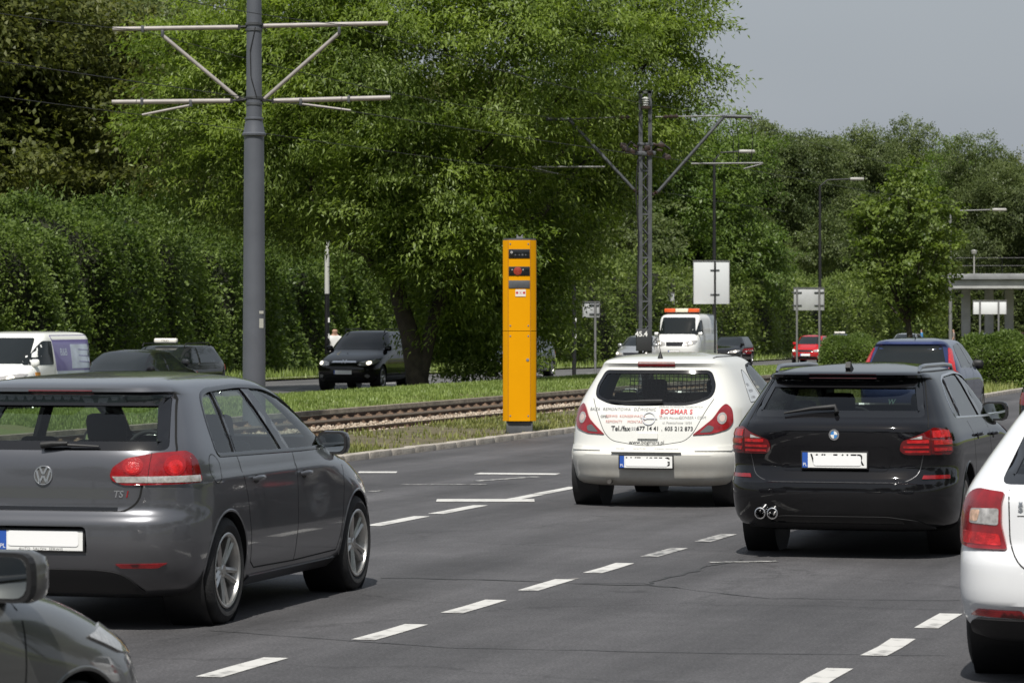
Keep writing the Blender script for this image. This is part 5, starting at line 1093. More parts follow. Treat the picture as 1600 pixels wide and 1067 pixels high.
def emblem_ring(sh, root, y, z, r):
    A, N = sh.pn('tail', [(y, z)]); n = Vector(N[0]); xa = Vector((0, 0, 1)).cross(n).normalized(); za = n.cross(xa)
    M = Matrix((xa, n, za)).transposed().to_4x4(); M.translation = Vector(A[0])
    o = put('emblem', MB().lathe([(0, .004), (r*.86, .004), (r*.86, .001)], 36, 'y').mesh('emblem', CM['smoke'], 40), root); o.matrix_local = M
    b = MB().lathe([(r, 0), (r, .006), (r*.96, .010), (r*.88, .010), (r*.85, .004)], 40, 'y'); w = r*.095
    def bar(p, q): 
        d = Vector((q[0]-p[0], 0, q[1]-p[1])); l = d.length; d.normalize(); t = Vector((-d.z, 0, d.x))*w; a = Vector((p[0], .004, p[1])); c = Vector((q[0], .004, q[1])); up = Vector((0, .005, 0))
        V = [a-t, a+t, c+t, c-t, a-t+up, a+t+up, c+t+up, c-t+up]; b.add(V, [(0, 1, 2, 3), (7, 6, 5, 4), (0, 4, 5, 1), (1, 5, 6, 2), (2, 6, 7, 3), (3, 7, 4, 0)])
    for sx in (1, -1):
        bar((sx*r*.38, r*.80), (sx*r*.03, r*.10)); bar((sx*r*.72, r*.50), (sx*r*.36, -r*.72)); bar((sx*r*.36, -r*.72), (sx*r*.03, -r*.02))
    b.obj('emblem_letters', CM['chrome'], o, 40)

# ---- white three-door hatchback with lettering
def build_white_hatch():
    P = paint('white_company_car_paint', (0.70, 0.70, 0.665), 0, .3, dict(top=.66, amount=1.15, col=(0.36, 0.32, 0.255)))
    sh = Shape(rear=[(.20, .34), (.225, .17), (.27, .09), (.36, .05), (.45, .012), (.515, .0), (.535, .012), (.56, .035), (.62, .062), (.72, .085), (.85, .12), (.95, .165), (1.0, .20), (1.15, .315), (1.30, .43), (1.36, .455), (1.385, .43), (1.41, .45), (1.44, .62), (1.465, .90), (1.49, 1.45)],
               front=[(.20, 3.78), (.28, 3.92), (.42, 3.99), (.55, 3.99), (.65, 3.95), (.75, 3.82), (.85, 3.58), (.93, 3.34), (1.0, 3.12), (1.2, 2.72), (1.36, 2.36), (1.42, 2.20), (1.45, 2.08), (1.47, 1.95), (1.49, 1.75)],
               width=[(.20, .79), (.23, .825), (.30, .85), (.42, .862), (.58, .868), (.72, .866), (.85, .855), (.95, .838), (1.0, .822), (1.2, .725), (1.34, .645), (1.40, .60), (1.435, .545), (1.46, .45), (1.477, .33), (1.49, .2)],
               Rr=((.2, .95), (.6, .95), (.9, .95), (1.15, .8), (1.4, .6), (1.49, .3)), Rf=((.2, 1.1), (.7, 1.3), (.95, 1.3), (1.05, .85), (1.4, .55), (1.49, .3)), nr=3.9, nf=3.2)
    dlo = [round_poly([(1.62, 1.04), (1.50, 1.26), (1.62, 1.355), (2.0, 1.385), (2.22, 1.345), (2.55, 1.19), (2.95, .98), (2.3, .985)], [.04, .1, .1, .1, .15, .1, .04, .1])]
    rw = round_poly([(-.40, .985), (.40, .985), (.585, 1.06), (.60, 1.17), (.53, 1.325), (-.53, 1.325), (-.60, 1.17), (-.585, 1.06)], [.25, .25, .08, .1, .05, .05, .1, .08])
    ws = round_poly([(-.66, 1.02), (.66, 1.02), (.52, 1.40), (-.52, 1.40)], .05)
    sp = dict(shape=sh, paint=P, name='whitehatch', wx=(.70, 3.21), arch=.335, wheel=(.303, .185, .20, 7, False), dlo=dlo, rear_window=rw, windscreen=ws, belt=1.0, track=1.46)
    root = thing('white_hatchback', 'dirty white three-door hatchback with red and black lettering on its tailgate', 'car')
    sh, body = build_body(sp, root)
    side_glass(sh, root, [offset_poly(dlo[0], .01)], [[(2.66, .98), (2.97, .975), (2.66, 1.12)]], CM['glass'], dlo, CM['black'], .02)
    # rear side pane, covered by a white sheet with print
    for k in ('left', 'right'):
        q = round_poly([(.98, 1.0), (1.56, 1.02), (1.42, 1.28), (1.33, 1.33), (1.20, 1.25), (1.05, 1.10)], [.06, .04, .06, .05, .08, .08])
        o = panel(sh, k, q, mat('white_window_film', (.74, .75, .74), .12, coat=1), 'side_window', root, .001, -.004, .05)
        ribbon(sh, k, q, .008, CM['gap'], 'window_seal', o, out=.003, closed=True)
        for i, (tx, x_, s_) in enumerate((('SERWIS', 1.22, .040), ('REMONTY', 1.25, .040), ('ul. SKARBKA', 1.22, .034))):
            text_on(sh, k, tx, (x_, 1.17-.06*i), s_, mat('print_grey', (.16, .16, .17), .5), 'print_letters', o, mirror=(k == 'left'))
        text_on(sh, k, 'BAZA BOGMAR S', (1.30, .865), .085, CM['ink'], 'side_letters', root, mirror=(k == 'left'))
        ribbon(sh, k, [(1.66, 1.0), (1.58, .80), (1.60, .45), (1.68, .30), (2.9, .30), (2.98, .45), (3.0, .9)], .008, CM['gap'], 'door_seam', root, out=.001)
        handle(root, sh, 1.80, .86, 1 if k == 'left' else -1, P)
        mirror(root, sh, 2.78, 1.02, P, 1 if k == 'left' else -1)
    screen(sh, root, 'tail', rw, glass_mat('car_glass_clear', (.86, .90, .88)), 'rear_window', .032)
    screen(sh, root, 'nose', ws, CM['glass'], 'windscreen')
    cabin(root, y=.34, xf=2.2, xr=1.2, dash=2.95)
    # wire partition behind the seats
    pm = MB()
    for y in np.arange(-.54, .55, .045): pm.tube([(1.5, y, .85), (1.62, y, 1.36)], .004, 4)
    for z in np.arange(.88, 1.36, .045): pm.tube([(1.5+(z-.85)*.235, -.54, z), (1.5+(z-.85)*.235, .54, z)], .004, 4)
    pm.obj('cargo_partition', CM['black'], root, kind='stuff')
    # tailgate seam and bumper pieces
    ribbon(sh, 'tail', round_poly([(.60, 1.05), (.56, .97), (.44, .72), (.36, .645), (0, .588), (-.36, .645), (-.44, .72), (-.56, .97), (-.60, 1.05)], [0, .05, .08, .06, .2, .06, .08, .05, 0]), .006, CM['gap'], 'tailgate_seam', root, out=.001)
    for sd in (1, -1):
        lamp = round_poly([(.745, 1.005), (.69, .965), (.62, .86), (.435, .705), (.62, .715), (.80, .765), (.865, .83), (.84, .95)], [.05, .05, .03, .015, .03, .06, .06, .05])
        q = [(a*sd, b) for a, b in lamp]; L = panel(sh, 'wrap', q if sd > 0 else q[::-1], CM['red'], 'tail_lamp', root, .012, -.01, .03)
        c = [(sd*(.715+.052*math.cos(t)), .862+.055*math.sin(t)) for t in np.linspace(0, 2*math.pi, 24, endpoint=False)]
        panel(sh, 'wrap', c, CM['clear'], 'reversing_lens', L, .016, .01, .03)
        c = [(sd*(.715+.030*math.cos(t)), .862+.033*math.sin(t)) for t in np.linspace(0, 2*math.pi, 20, endpoint=False)]
        panel(sh, 'wrap', c, mat('lamp_amber_pale', (.58, .45, .40), .2, coat=1), 'indicator_lens', L, .0185, .01, .03)
        c = round_poly([(sd*.50, .725), (sd*.62, .735), (sd*.64, .78), (sd*.58, .80)], .02); panel(sh, 'wrap', c if sd > 0 else c[::-1], CM['smoke'], 'fog_lens', L, .0155, .01, .03)
        st = round_poly([(sd*.46, .548), (sd*.86, .55), (sd*.88, .60), (sd*.70, .598)], .02)
        panel(sh, 'wrap', st if sd > 0 else st[::-1], P, 'bumper_strip', root, .014, -.01, .05)
    panel(sh, 'tail', [(-.345, .525), (.345, .525), (.33, .545), (-.33, .545)], P, 'plate_hood', root, .030, -.01, .05)
    tail_plate(sh, root, 'tail', 0, .447, .52, .114, 'WE 4055G', (-.198, .215, -.042, .036), out=.012)
    panel(sh, 'tail', [(-.10, .665), (.10, .665), (.10, .715), (-.10, .715)], P, 'tailgate_handle', root, .022, -.01, .04)
    panel(sh, 'tail', [(-.185, 1.355), (.185, 1.355), (.185, 1.40), (-.185, 1.40)], CM['red'], 'high_brake_lamp', root, .006, -.01, .04)
    wp, wn = sh.pn('tail', [(.08, 1.005), (.25, 1.0), (.42, 1.02), (-.12, 1.01)])
    MB().tube([wp[3]+wn[3]*.03, wp[0]+wn[0]*.035, wp[1]+wn[1]*.03, wp[2]+wn[2]*.02], [.02, .018, .012, .008], 8).obj('rear_wiper', CM['black'], root, 50)
    # emblem: ring with a bolt across
    A, N = sh.pn('tail', [(0, .86)]); n = Vector(N[0]); xa = Vector((0, 0, 1)).cross(n).normalized(); za = n.cross(xa); M = Matrix((xa, n, za)).transposed().to_4x4(); M.translation = Vector(A[0])
    e = put('emblem', MB().lathe([(.066, 0), (.066, .008), (.056, .008), (.056, 0)], 36, 'y').mesh('emblem', CM['chrome'], 40), root); e.matrix_local = M
    MB().prism([(-.085, .006), (.02, .006), (.03, .014), (.085, .014-.02), (-.02, -.006), (-.03, -.014)], .004, .010, 'y').obj('emblem_bolt', CM['chrome'], e)
    red, ink, gry = mat('print_red', (.52, .02, .03), .5), CM['ink'], mat('print_grey', (.16, .16, .17), .5)
    pale = mat('print_worn_red', (.52, .22, .20), .5); palg = mat('print_worn_grey', (.26, .26, .26), .5)
    for s_, y, z, h, m_, kw in (('BOGMAR S', -.265, .925, .062, red, dict(bold=.0015, space=1.05)), ('„', -.115, .905, .07, red, {}), ('BAZA  REMONTOWA  DŹWIGNIC', .275, .945, .040, gry, dict(shear=.15, space=1.12)),
                           ('OPEL', .45, .875, .034, ink, {}), ('SERWIS  KONSERWACJA', .235, .880, .036, pale, {}), ('REMONTY     MONTAŻE', .235, .828, .036, pale, {}),
                           ('CONSER • COM', -.425, .872, .036, palg, {}), ('03-876 Warszawa', -.215, .868, .030, palg, {}), ('ul. Powstańców 10/24', -.28, .822, .032, palg, {}), ('ZAKŁAD DŹWIGÓW OSOBOWYCH', -.30, .972, .026, palg, {}),
                           ('Tel./fax', .275, .762, .064, ink, dict(bold=.001)), ('(22)', .145, .762, .040, gry, {}), ('677 14 41', .005, .764,   .055, ink, dict(bold=.001)), (',', -.135, .764, .060, ink, {}), ('605 212 873', -.30, .764, .055, ink, dict(bold=.0005)),
                           ('www.bogmars.pl', .01, .632, .052, ink, {}), ('SERWIS            MONTAŻE            DŹWIGI OSOBOWE', 0, .565, .026, palg, {})):
        text_on(sh, 'tail', s_, (y, z), h, m_, 'tailgate_letters', root, mirror=True, out=.0065, **kw)
    # roof aerial and roof seams
    A = sh.pn('tail', [(0, 1.43)])[0][0]
    MB().lathe([(.028, 0), (.022, .02), (.010, .05), (.005, .07)], 12, 'z', (A[0]+.06, 0, 1.437)).tube([(A[0]+.06, 0, 1.50), (A[0]-.03, 0, 1.68)], .004, 6).obj('aerial', CM['black'], root, 40)
    for sd in (1, -1):
        b = []
        for x in np.linspace(.75, 1.9, 8):
            y = .50; zz = [z for z in np.linspace(1.38, 1.489, 60) if np.interp(x, *sh.half(z)[:2]) >= y]; b.append((x, sd*y, (zz[-1] if zz else 1.45)+.002))
        MB().tube(b, .007, 6).obj('roof_seam', CM['black'], root, 50)
    MB().tube([(.12, .38, .25), (.0+.06, .38, .25)], .022, 12).obj('exhaust_pipe', CM['disc'], root, 40)
    X, Y = ground_px(906, 786); place(root, .70, .84, X, Y, 15.7)
    return root

# ---- black estate car
def build_black_estate():
    P = paint('black_gloss_paint', (0.006, 0.006, 0.0075), 0, .3, dict(top=.6, amount=.25, col=(.05, .047, .042)))
    sh = Shape(rear=[(.20, .40), (.25, .16), (.31, .07), (.40, .025), (.50, .0), (.575, .008), (.595, .035), (.64, .06), (.70, .085), (.80, .062), (.90, .04), (.985, .035), (1.02, .06), (1.06, .125), (1.2, .30), (1.32, .46), (1.352, .49), (1.365, .42), (1.385, .385), (1.405, .42), (1.43, .75), (1.45, 1.2), (1.468, 1.85)],
               front=[(.20, 4.62), (.28, 4.80), (.45, 4.90), (.6, 4.89), (.72, 4.80), (.80, 4.6), (.88, 4.25), (.95, 3.85), (1.0, 3.55), (1.06, 3.38), (1.2, 3.10), (1.36, 2.72), (1.41, 2.52), (1.44, 2.4), (1.468, 2.1)],
               width=[(.20, .84), (.24, .88), (.32, .912), (.45, .925), (.60, .932), (.74, .930), (.86, .926), (.93, .915), (.98, .892), (1.03, .868), (1.2, .775), (1.33, .70), (1.385, .655), (1.415, .60), (1.437, .50), (1.455, .36), (1.468, .22)],
               Rr=((.2, .95), (.65, .95), (1.0, .9), (1.3, .7), (1.4, .6), (1.468, .3)), Rf=((.2, 1.2), (.8, 1.4), (.98, 1.4), (1.1, .9), (1.4, .6), (1.468, .3)), nr=4.2, nf=3.4)
    dlo = [round_poly([(.80, 1.06), (.86, 1.20), (1.05, 1.335), (1.30, 1.372), (2.0, 1.39), (2.45, 1.365), (2.85, 1.22), (3.28, 1.025), (2.2, 1.035)], [.10, .10, .12, .1, .1, .2, .2, .04, .1])]
    rw = round_poly([(-.70, 1.075), (.70, 1.075), (.615, 1.345), (-.615, 1.345)], [.05, .05, .03, .03]); ws = round_poly([(-.68, 1.06), (.68, 1.06), (.54, 1.40), (-.54, 1.40)], .05)
    sp = dict(shape=sh, paint=P, name='estate', wx=(1.08, 4.05), arch=.36, wheel=(.335, .245, .235, 5, True), dlo=dlo, rear_window=rw, windscreen=ws, belt=1.03, track=1.55, ws_from=2.2)
    root = thing('estate_car', 'shiny black estate car with twin exhaust pipes and silver roof rails', 'car')
    sh, body = build_body(sp, root); G = CM['gap']
    panes = [[(.78, 1.05), (.90, 1.27), (1.10, 1.36), (1.26, 1.375), (1.12, 1.03)], [(1.15, 1.03), (1.30, 1.38), (2.08, 1.395), (2.16, 1.025)], [(2.22, 1.025), (2.14, 1.395), (2.47, 1.37), (2.87, 1.23), (3.30, 1.015)]]
    side_glass(sh, root, panes, [[(1.10, 1.035), (1.16, 1.035), (1.31, 1.385), (1.25, 1.38)], [(2.12, 1.025), (2.26, 1.025), (2.19, 1.395), (2.05, 1.395)]], CM['dglass'], dlo, CM['chrome'], .016)
    screen(sh, root, 'tail', rw, CM['dglass2'], 'rear_window', .05); screen(sh, root, 'nose', ws, CM['glass'], 'windscreen')
    cabin(root, y=.38, xf=2.7, xr=1.75, dash=3.4)
    for k, sd in (('left', 1), ('right', -1)):
        ribbon(sh, k, [(1.33, 1.02), (1.40, .9), (1.48, .62), (1.50, .36), (1.60, .31), (2.38, .31)], .008, G, 'door_seam', root, out=.001)
        ribbon(sh, k, [(2.27, 1.02), (2.36, .8), (2.38, .31)], .008, G, 'door_seam', root, out=.001)
        ribbon(sh, k, [(2.38, .31), (3.4, .32), (3.48, .5), (3.50, .8), (3.42, .98)], .008, G, 'door_seam', root, out=.001)
        handle(root, sh, 1.62, .90, sd, P); handle(root, sh, 2.52, .88, sd, P); mirror(root, sh, 3.12, 1.05, P, sd, (.13, .23, .16), .11)
        b = []
        for x in (.62, .70, .9, 1.4, 1.9, 2.3, 2.42):
            y = .585; zz = [z for z in np.linspace(1.3, 1.467, 80) if np.interp(x, *sh.half(z)[:2]) >= y]; b.append((x, sd*y, zz[-1] + (.0 if x in (.62, 2.42) else .035)))
        MB().tube(b, [.012, .017, .018, .018, .018, .017, .012], 8).obj('roof_rail', CM['satin'], root, 50)
        lamp = round_poly([(.53, .875), (.545, .90), (.70, .955), (.80, .995), (.95, .985), (1.03, .95), (1.04, .82), (.98, .795), (.56, .80), (.52, .83)], .02)
        q = [(a*sd, c) for a, c in lamp]; L = panel(sh, 'wrap', q if sd > 0 else q[::-1], CM['dark_red'], 'tail_lamp', root, .012, -.01, .03)
        for z0, z1, a0, a1 in ((.925, .975, .79, 1.0), (.872, .905, .80, 1.02), (.825, .850, .80, 1.01), (.885, .908, .58, .755), (.848, .864, .55, .755), (.815, .829, .56, .755)):
            t = round_poly([(sd*a0, z0), (sd*a1, z0), (sd*a1, z1), (sd*a0, z1)], .006); panel(sh, 'wrap', t if sd > 0 else t[::-1], CM['bright'], 'light_bar', L, .015, .01, .03)
        t = [(sd*.60, .915), (sd*.70, .915), (sd*.70, .94)]; panel(sh, 'wrap', t if sd > 0 else t[::-1], CM['clear'], 'reversing_lens', L, .015, .01, .03)
        ribbon(sh, 'wrap', [(sd*.772, .80), (sd*.775, .98)], .010, G, 'lamp_seam', L, out=.0165)
        t = [(sd*.70, .612), (sd*1.0, .612), (sd*.99, .640), (sd*.71, .640)]; panel(sh, 'wrap', t if sd > 0 else t[::-1], CM['red'], 'reflector', root, .006, -.01, .05)
        ribbon(sh, 'tail', [(sd*.63, 1.35), (sd*.725, 1.05), (sd*.735, 1.0)], .007, G, 'tailgate_seam', root, out=.001)
    ribbon(sh, 'tail', round_poly([(-.70, .80), (-.665, .64), (-.56, .588), (.56, .588), (.665, .64), (.70, .80)], [0, .05, .06, .06, .05, 0]), .007, CM['satin_dark'], 'tailgate_seam', root, out=.002)
    panel(sh, 'tail', round_poly([(-.42, .668), (.42, .668), (.48, .82), (.40, .855), (-.40, .855), (-.48, .82)], .03), P, 'plate_recess', root, .004, -.01, .05)
    tail_plate(sh, root, 'tail', 0, .752, .52, .114, 'WL 5417R', (-.170, .215, -.042, .034), out=.016)
    A, N = sh.pn('tail', [(0, .945)]); n = Vector(N[0]); xa = Vector((0, 0, 1)).cross(n).normalized(); za = n.cross(xa); M = Matrix((xa, n, za)).transposed().to_4x4(); M.translation = Vector(A[0])
    e = put('emblem', MB().lathe([(.042, 0), (.042, .006), (.030, .007), (.029, .005)], 32, 'y').mesh('emblem', CM['chrome'], 40), root); e.matrix_local = M
    MB().lathe([(.0, .0045), (.043, .0045)], 32, 'y').obj('emblem_ring', CM['gloss'], e)
    for q in range(4):
        t0 = q*math.pi/2; pl = [(0, 0)] + [(.028*math.sin(t0+a), .028*math.cos(t0+a)) for a in np.linspace(0, math.pi/2, 8)]
        put('emblem_quarter', mesh_np('emblem_quarter', [(x, .0062, z) for x, z in pl], [tuple(range(len(pl)))], (mat('badge_blue', (.05, .25, .62), .2, coat=1) if q % 2 else CM['white'],)), e)
    panel(sh, 'tail', [(-.275, 1.368), (.275, 1.368), (.275, 1.392), (-.275, 1.392)], CM['red'], 'high_brake_lamp', root, .005, -.006, .05)
    wp, wn = sh.pn('tail', [(.43, 1.085), (.20, 1.115), (.02, 1.125), (-.0, 1.09)])
    MB().tube([wp[0]+wn[0]*.02, wp[1]+wn[1]*.03, wp[2]+wn[2]*.035, wp[3]+wn[3]*.02], [.008, .016, .022, .02], 8).obj('rear_wiper', CM['black'], root, 50)
    for x in (.60, .50): MB().lathe([(.044, -.10), (.044, .02), (.038, .022), (.036, -.10)], 24, 'x').obj('exhaust_pipe', CM['chrome'], root, 40).location = (.045, x, .345)
    for o in root.children:
        if o.name.startswith('exhaust_pipe'): o.rotation_euler = (0, 0, math.pi)
    panel(sh, 'tail', round_poly([(-.78, .225), (.78, .225), (.66, .30), (.42, .33), (-.42, .33), (-.66, .30)], .04), CM['black'], 'bumper_insert', root, .006, -.01, .06)
    MB().prism([(.10, 0), (-.075, 0), (-.09, .018), (-.07, .062), (-.05, .062), (.02, .03)], -.020, .020, 'y', off=(.72, 0, 1.425)).obj('roof_fin', CM['black'], root, 40)
    text_on(sh, 'tail', 'W', (-.415, 1.20), .055, mat('sticker_green', (.20, .32, .27), .5), 'window_sticker', root, mirror=True, out=-.016, bold=.001)
    X, Y = ground_px(1172, 857); root.scale = (1, .945, 1); place(root, 1.08, .86, X, Y, 15.7)
    return root

# ---- white liftback, only its left rear corner is in the picture
def build_white_liftback():
    P = paint('clean_white_paint', (0.74, 0.75, 0.765), 0, .3, dict(top=.5, amount=.25, col=(.4, .38, .35)))
    sh = Shape(rear=[(.22, .30), (.26, .12), (.33, .05), (.385, .03), (.395, .012), (.50, .0), (.60, .004), (.66, .03), (.70, .055), (.80, .06), (.90, .065), (.96, .085), (1.0, .16), (1.05, .28), (1.2, .62), (1.35, 1.0), (1.40, 1.15), (1.43, 1.3), (1.461, 1.8)],
               front=[(.22, 4.2), (.3, 4.4), (.45, 4.48), (.6, 4.46), (.72, 4.36), (.82, 4.1), (.9, 3.7), (.96, 3.42), (1.0, 3.3), (1.2, 2.95), (1.36, 2.6), (1.41, 2.42), (1.44, 2.3), (1.461, 2.1)],
               width=[(.22, .72), (.26, .79), (.33, .835), (.5, .853), (.7, .852), (.85, .845), (.93, .832), (.98, .815), (1.03, .795), (1.2, .71), (1.34, .63), (1.39, .585), (1.42, .53), (1.44, .44), (1.461, .22)],
               Rr=((.2, .8), (.65, .8), (.98, .8), (1.2, .7), (1.461, .4)), Rf=((.2, 1.2), (.8, 1.4), (.98, 1.4), (1.1, .9), (1.461, .4)), nr=4.6, nf=3.4)
    dlo = [round_poly([(.95, 1.01), (1.15, 1.2), (1.45, 1.34), (1.8, 1.375), (2.3, 1.36), (2.7, 1.23), (3.2, .98), (2.2, .99)], .06)]
    rw = round_poly([(-.62, .995), (.62, .995), (.53, 1.36), (-.53, 1.36)], .05); ws = round_poly([(-.66, 1.02), (.66, 1.02), (.54, 1.38), (-.54, 1.38)], .05)
    sp = dict(shape=sh, paint=P, name='liftback', wx=(.93, 3.53), arch=.345, wheel=(.312, .205, .21, 5, False), dlo=dlo, rear_window=rw, windscreen=ws, belt=.99, track=1.50, rw_depth=1.25)
    root = thing('liftback_car', 'bright white liftback cut off by the right edge, red and clear tail lamp', 'car')
    sh, body = build_body(sp, root)
    side_glass(sh, root, [offset_poly(dlo[0], .01)], [[(2.0, .98), (2.15, .98), (2.1, 1.375), (1.95, 1.375)]], CM['glass'], dlo, CM['black'], .02)
    screen(sh, root, 'tail', rw, CM['dglass2'], 'rear_window', .05); screen(sh, root, 'nose', ws, CM['glass'], 'windscreen'); cabin(root, xf=2.4, xr=1.5, dash=3.2)
    for sd, k in ((1, 'left'), (-1, 'right')):
        L0 = round_poly([(.585, .955), (.60, .90), (.60, .80), (.58, .725), (.565, .675), (.80, .675), (.91, .695), (.94, .75), (.92, .87), (.84, .945), (.76, .968)], [.015, .02, .02, .02, .02, .05, .05, .06, .06, .06, .04])
        q = [(a*sd, b) for a, b in L0]; L = panel(sh, 'wrap', q if sd > 0 else q[::-1], CM['red'], 'tail_lamp', root, .014, -.01, .03)
        t = round_poly([(sd*.612, .880), (sd*.79, .875), (sd*.80, .805), (sd*.614, .797)], .015); panel(sh, 'wrap', t if sd < 0 else t[::-1], CM['clear'], 'reversing_lens', L, .017, .01, .03)
        t = round_poly([(sd*.72, .87), (sd*.785, .868), (sd*.79, .815), (sd*.735, .812)], .015); panel(sh, 'wrap', t if sd < 0 else t[::-1], mat('lamp_amber_pale2', (.62, .40, .28), .2, coat=1, noise=.3, nscale=40), 'indicator_lens', L, .019, .01, .03)
        t = round_poly([(sd*.61, .755), (sd*.87, .765), (sd*.86, .705), (sd*.595, .695)], .015); panel(sh, 'wrap', t if sd < 0 else t[::-1], CM['bright'], 'brake_lens', L, .017, .01, .03)
        t = round_poly([(sd*.46, .345), (sd*.80, .352), (sd*.74, .385), (sd*.50, .385)], .01); panel(sh, 'wrap', t if sd > 0 else t[::-1], CM['red'], 'reflector', root, .008, -.01, .04)
        ribbon(sh, 'tail', round_poly([(sd*.565, .97), (sd*.555, .70), (sd*.50, .60), (sd*.40, .555), (0, .555)], [0, .1, .06, .06, 0]), .007, CM['gap'], 'tailgate_seam', root, out=.001)
        handle(root, sh, 1.55, .87, sd, P); handle(root, sh, 2.4, .86, sd, P); mirror(root, sh, 3.0, 1.02, P, sd)
    panel(sh, 'tail', round_poly([(-.79, .235), (.79, .235), (.74, .340), (-.74, .340)], .03), CM['black'], 'bumper_insert', root, .022, -.01, .06)
    ribbon(sh, 'tail', [(.52, .845), (-.52, .845)], .006, CM['gap'], 'crease_shade_line', root, out=.001)  # shade of the crease drawn as a thin dark line
    text_on(sh, 'tail', 'ŠKODA', (.42, .882), .052, CM['chrome'], 'badge_letters', root, mirror=True, out=.004, bold=.002, space=1.15)
    tail_plate(sh, root, 'tail', -.0, .72, .52, .114, '', (-.2, .23, -.04, .04))
    s = 312.; place(root, .35, .82, (1506-800)/s+.0, 5200/s, 15.7)
    return root
def build_corner_hatch():
    P = paint('olive_grey_metallic', (0.13, 0.13, 0.125), .6, .34)
    sp = grey_hatch_spec(P, 'corner'); root = thing('grey_hatchback', 'grey car cut off at the lower left corner, its wing mirror and front wing showing', 'car')
    sp['wheel'] = (.318, .205, .222, 5, False); sh, body = build_body(sp, root)
    side_glass(sh, root, [offset_poly(sp['dlo'][0], .01)], [[(1.88, .975), (2.03, .975), (1.80, 1.405), (1.655, 1.405)]], CM['glass'], sp['dlo'], CM['gloss'], .022)
    screen(sh, root, 'tail', sp['rear_window'], CM['glass'], 'rear_window'); screen(sh, root, 'nose', sp['windscreen'], CM['glass'], 'windscreen'); cabin(root, dash=3.1)
    grey_hatch_lines(sh, root)
    for sd, k in ((1, 'left'), (-1, 'right')):
        q = round_poly([(sd*.42, .66), (sd*.60, .64), (sd*1.0, .70), (sd*1.12, .77), (sd*.80, .79), (sd*.46, .74)], .03); L = panel(sh, 'fwrap', q if sd < 0 else q[::-1], CM['clear'], 'headlamp', root, .008, -.01, .03)
        t = [(sd*(.70+.05*math.cos(a)), .705+.04*math.sin(a)) for a in np.linspace(0, 2*math.pi, 20, endpoint=False)]; panel(sh, 'fwrap', t, CM['smoke'], 'lamp_bowl', L, .011, .005, .03)
        mirror(root, sh, 3.0, 1.0, P, sd, (.13, .235, .165), .12); handle(root, sh, 1.28, .845, sd, P); handle(root, sh, 2.2, .835, sd, P)
        ribbon(sh, k, [(3.02, .97), (3.35, .93), (3.75, .86), (4.0, .79)], .007, CM['gap'], 'bonnet_seam', root, out=.001)
    panel(sh, 'nose', [(-.42, .60), (.42, .60), (.42, .70), (-.42, .70)], CM['black'], 'grille', root, .004, -.01, .05)
    place(root, 3.0, -1.0, (80-800)/500, 10.4, 25)
    return root

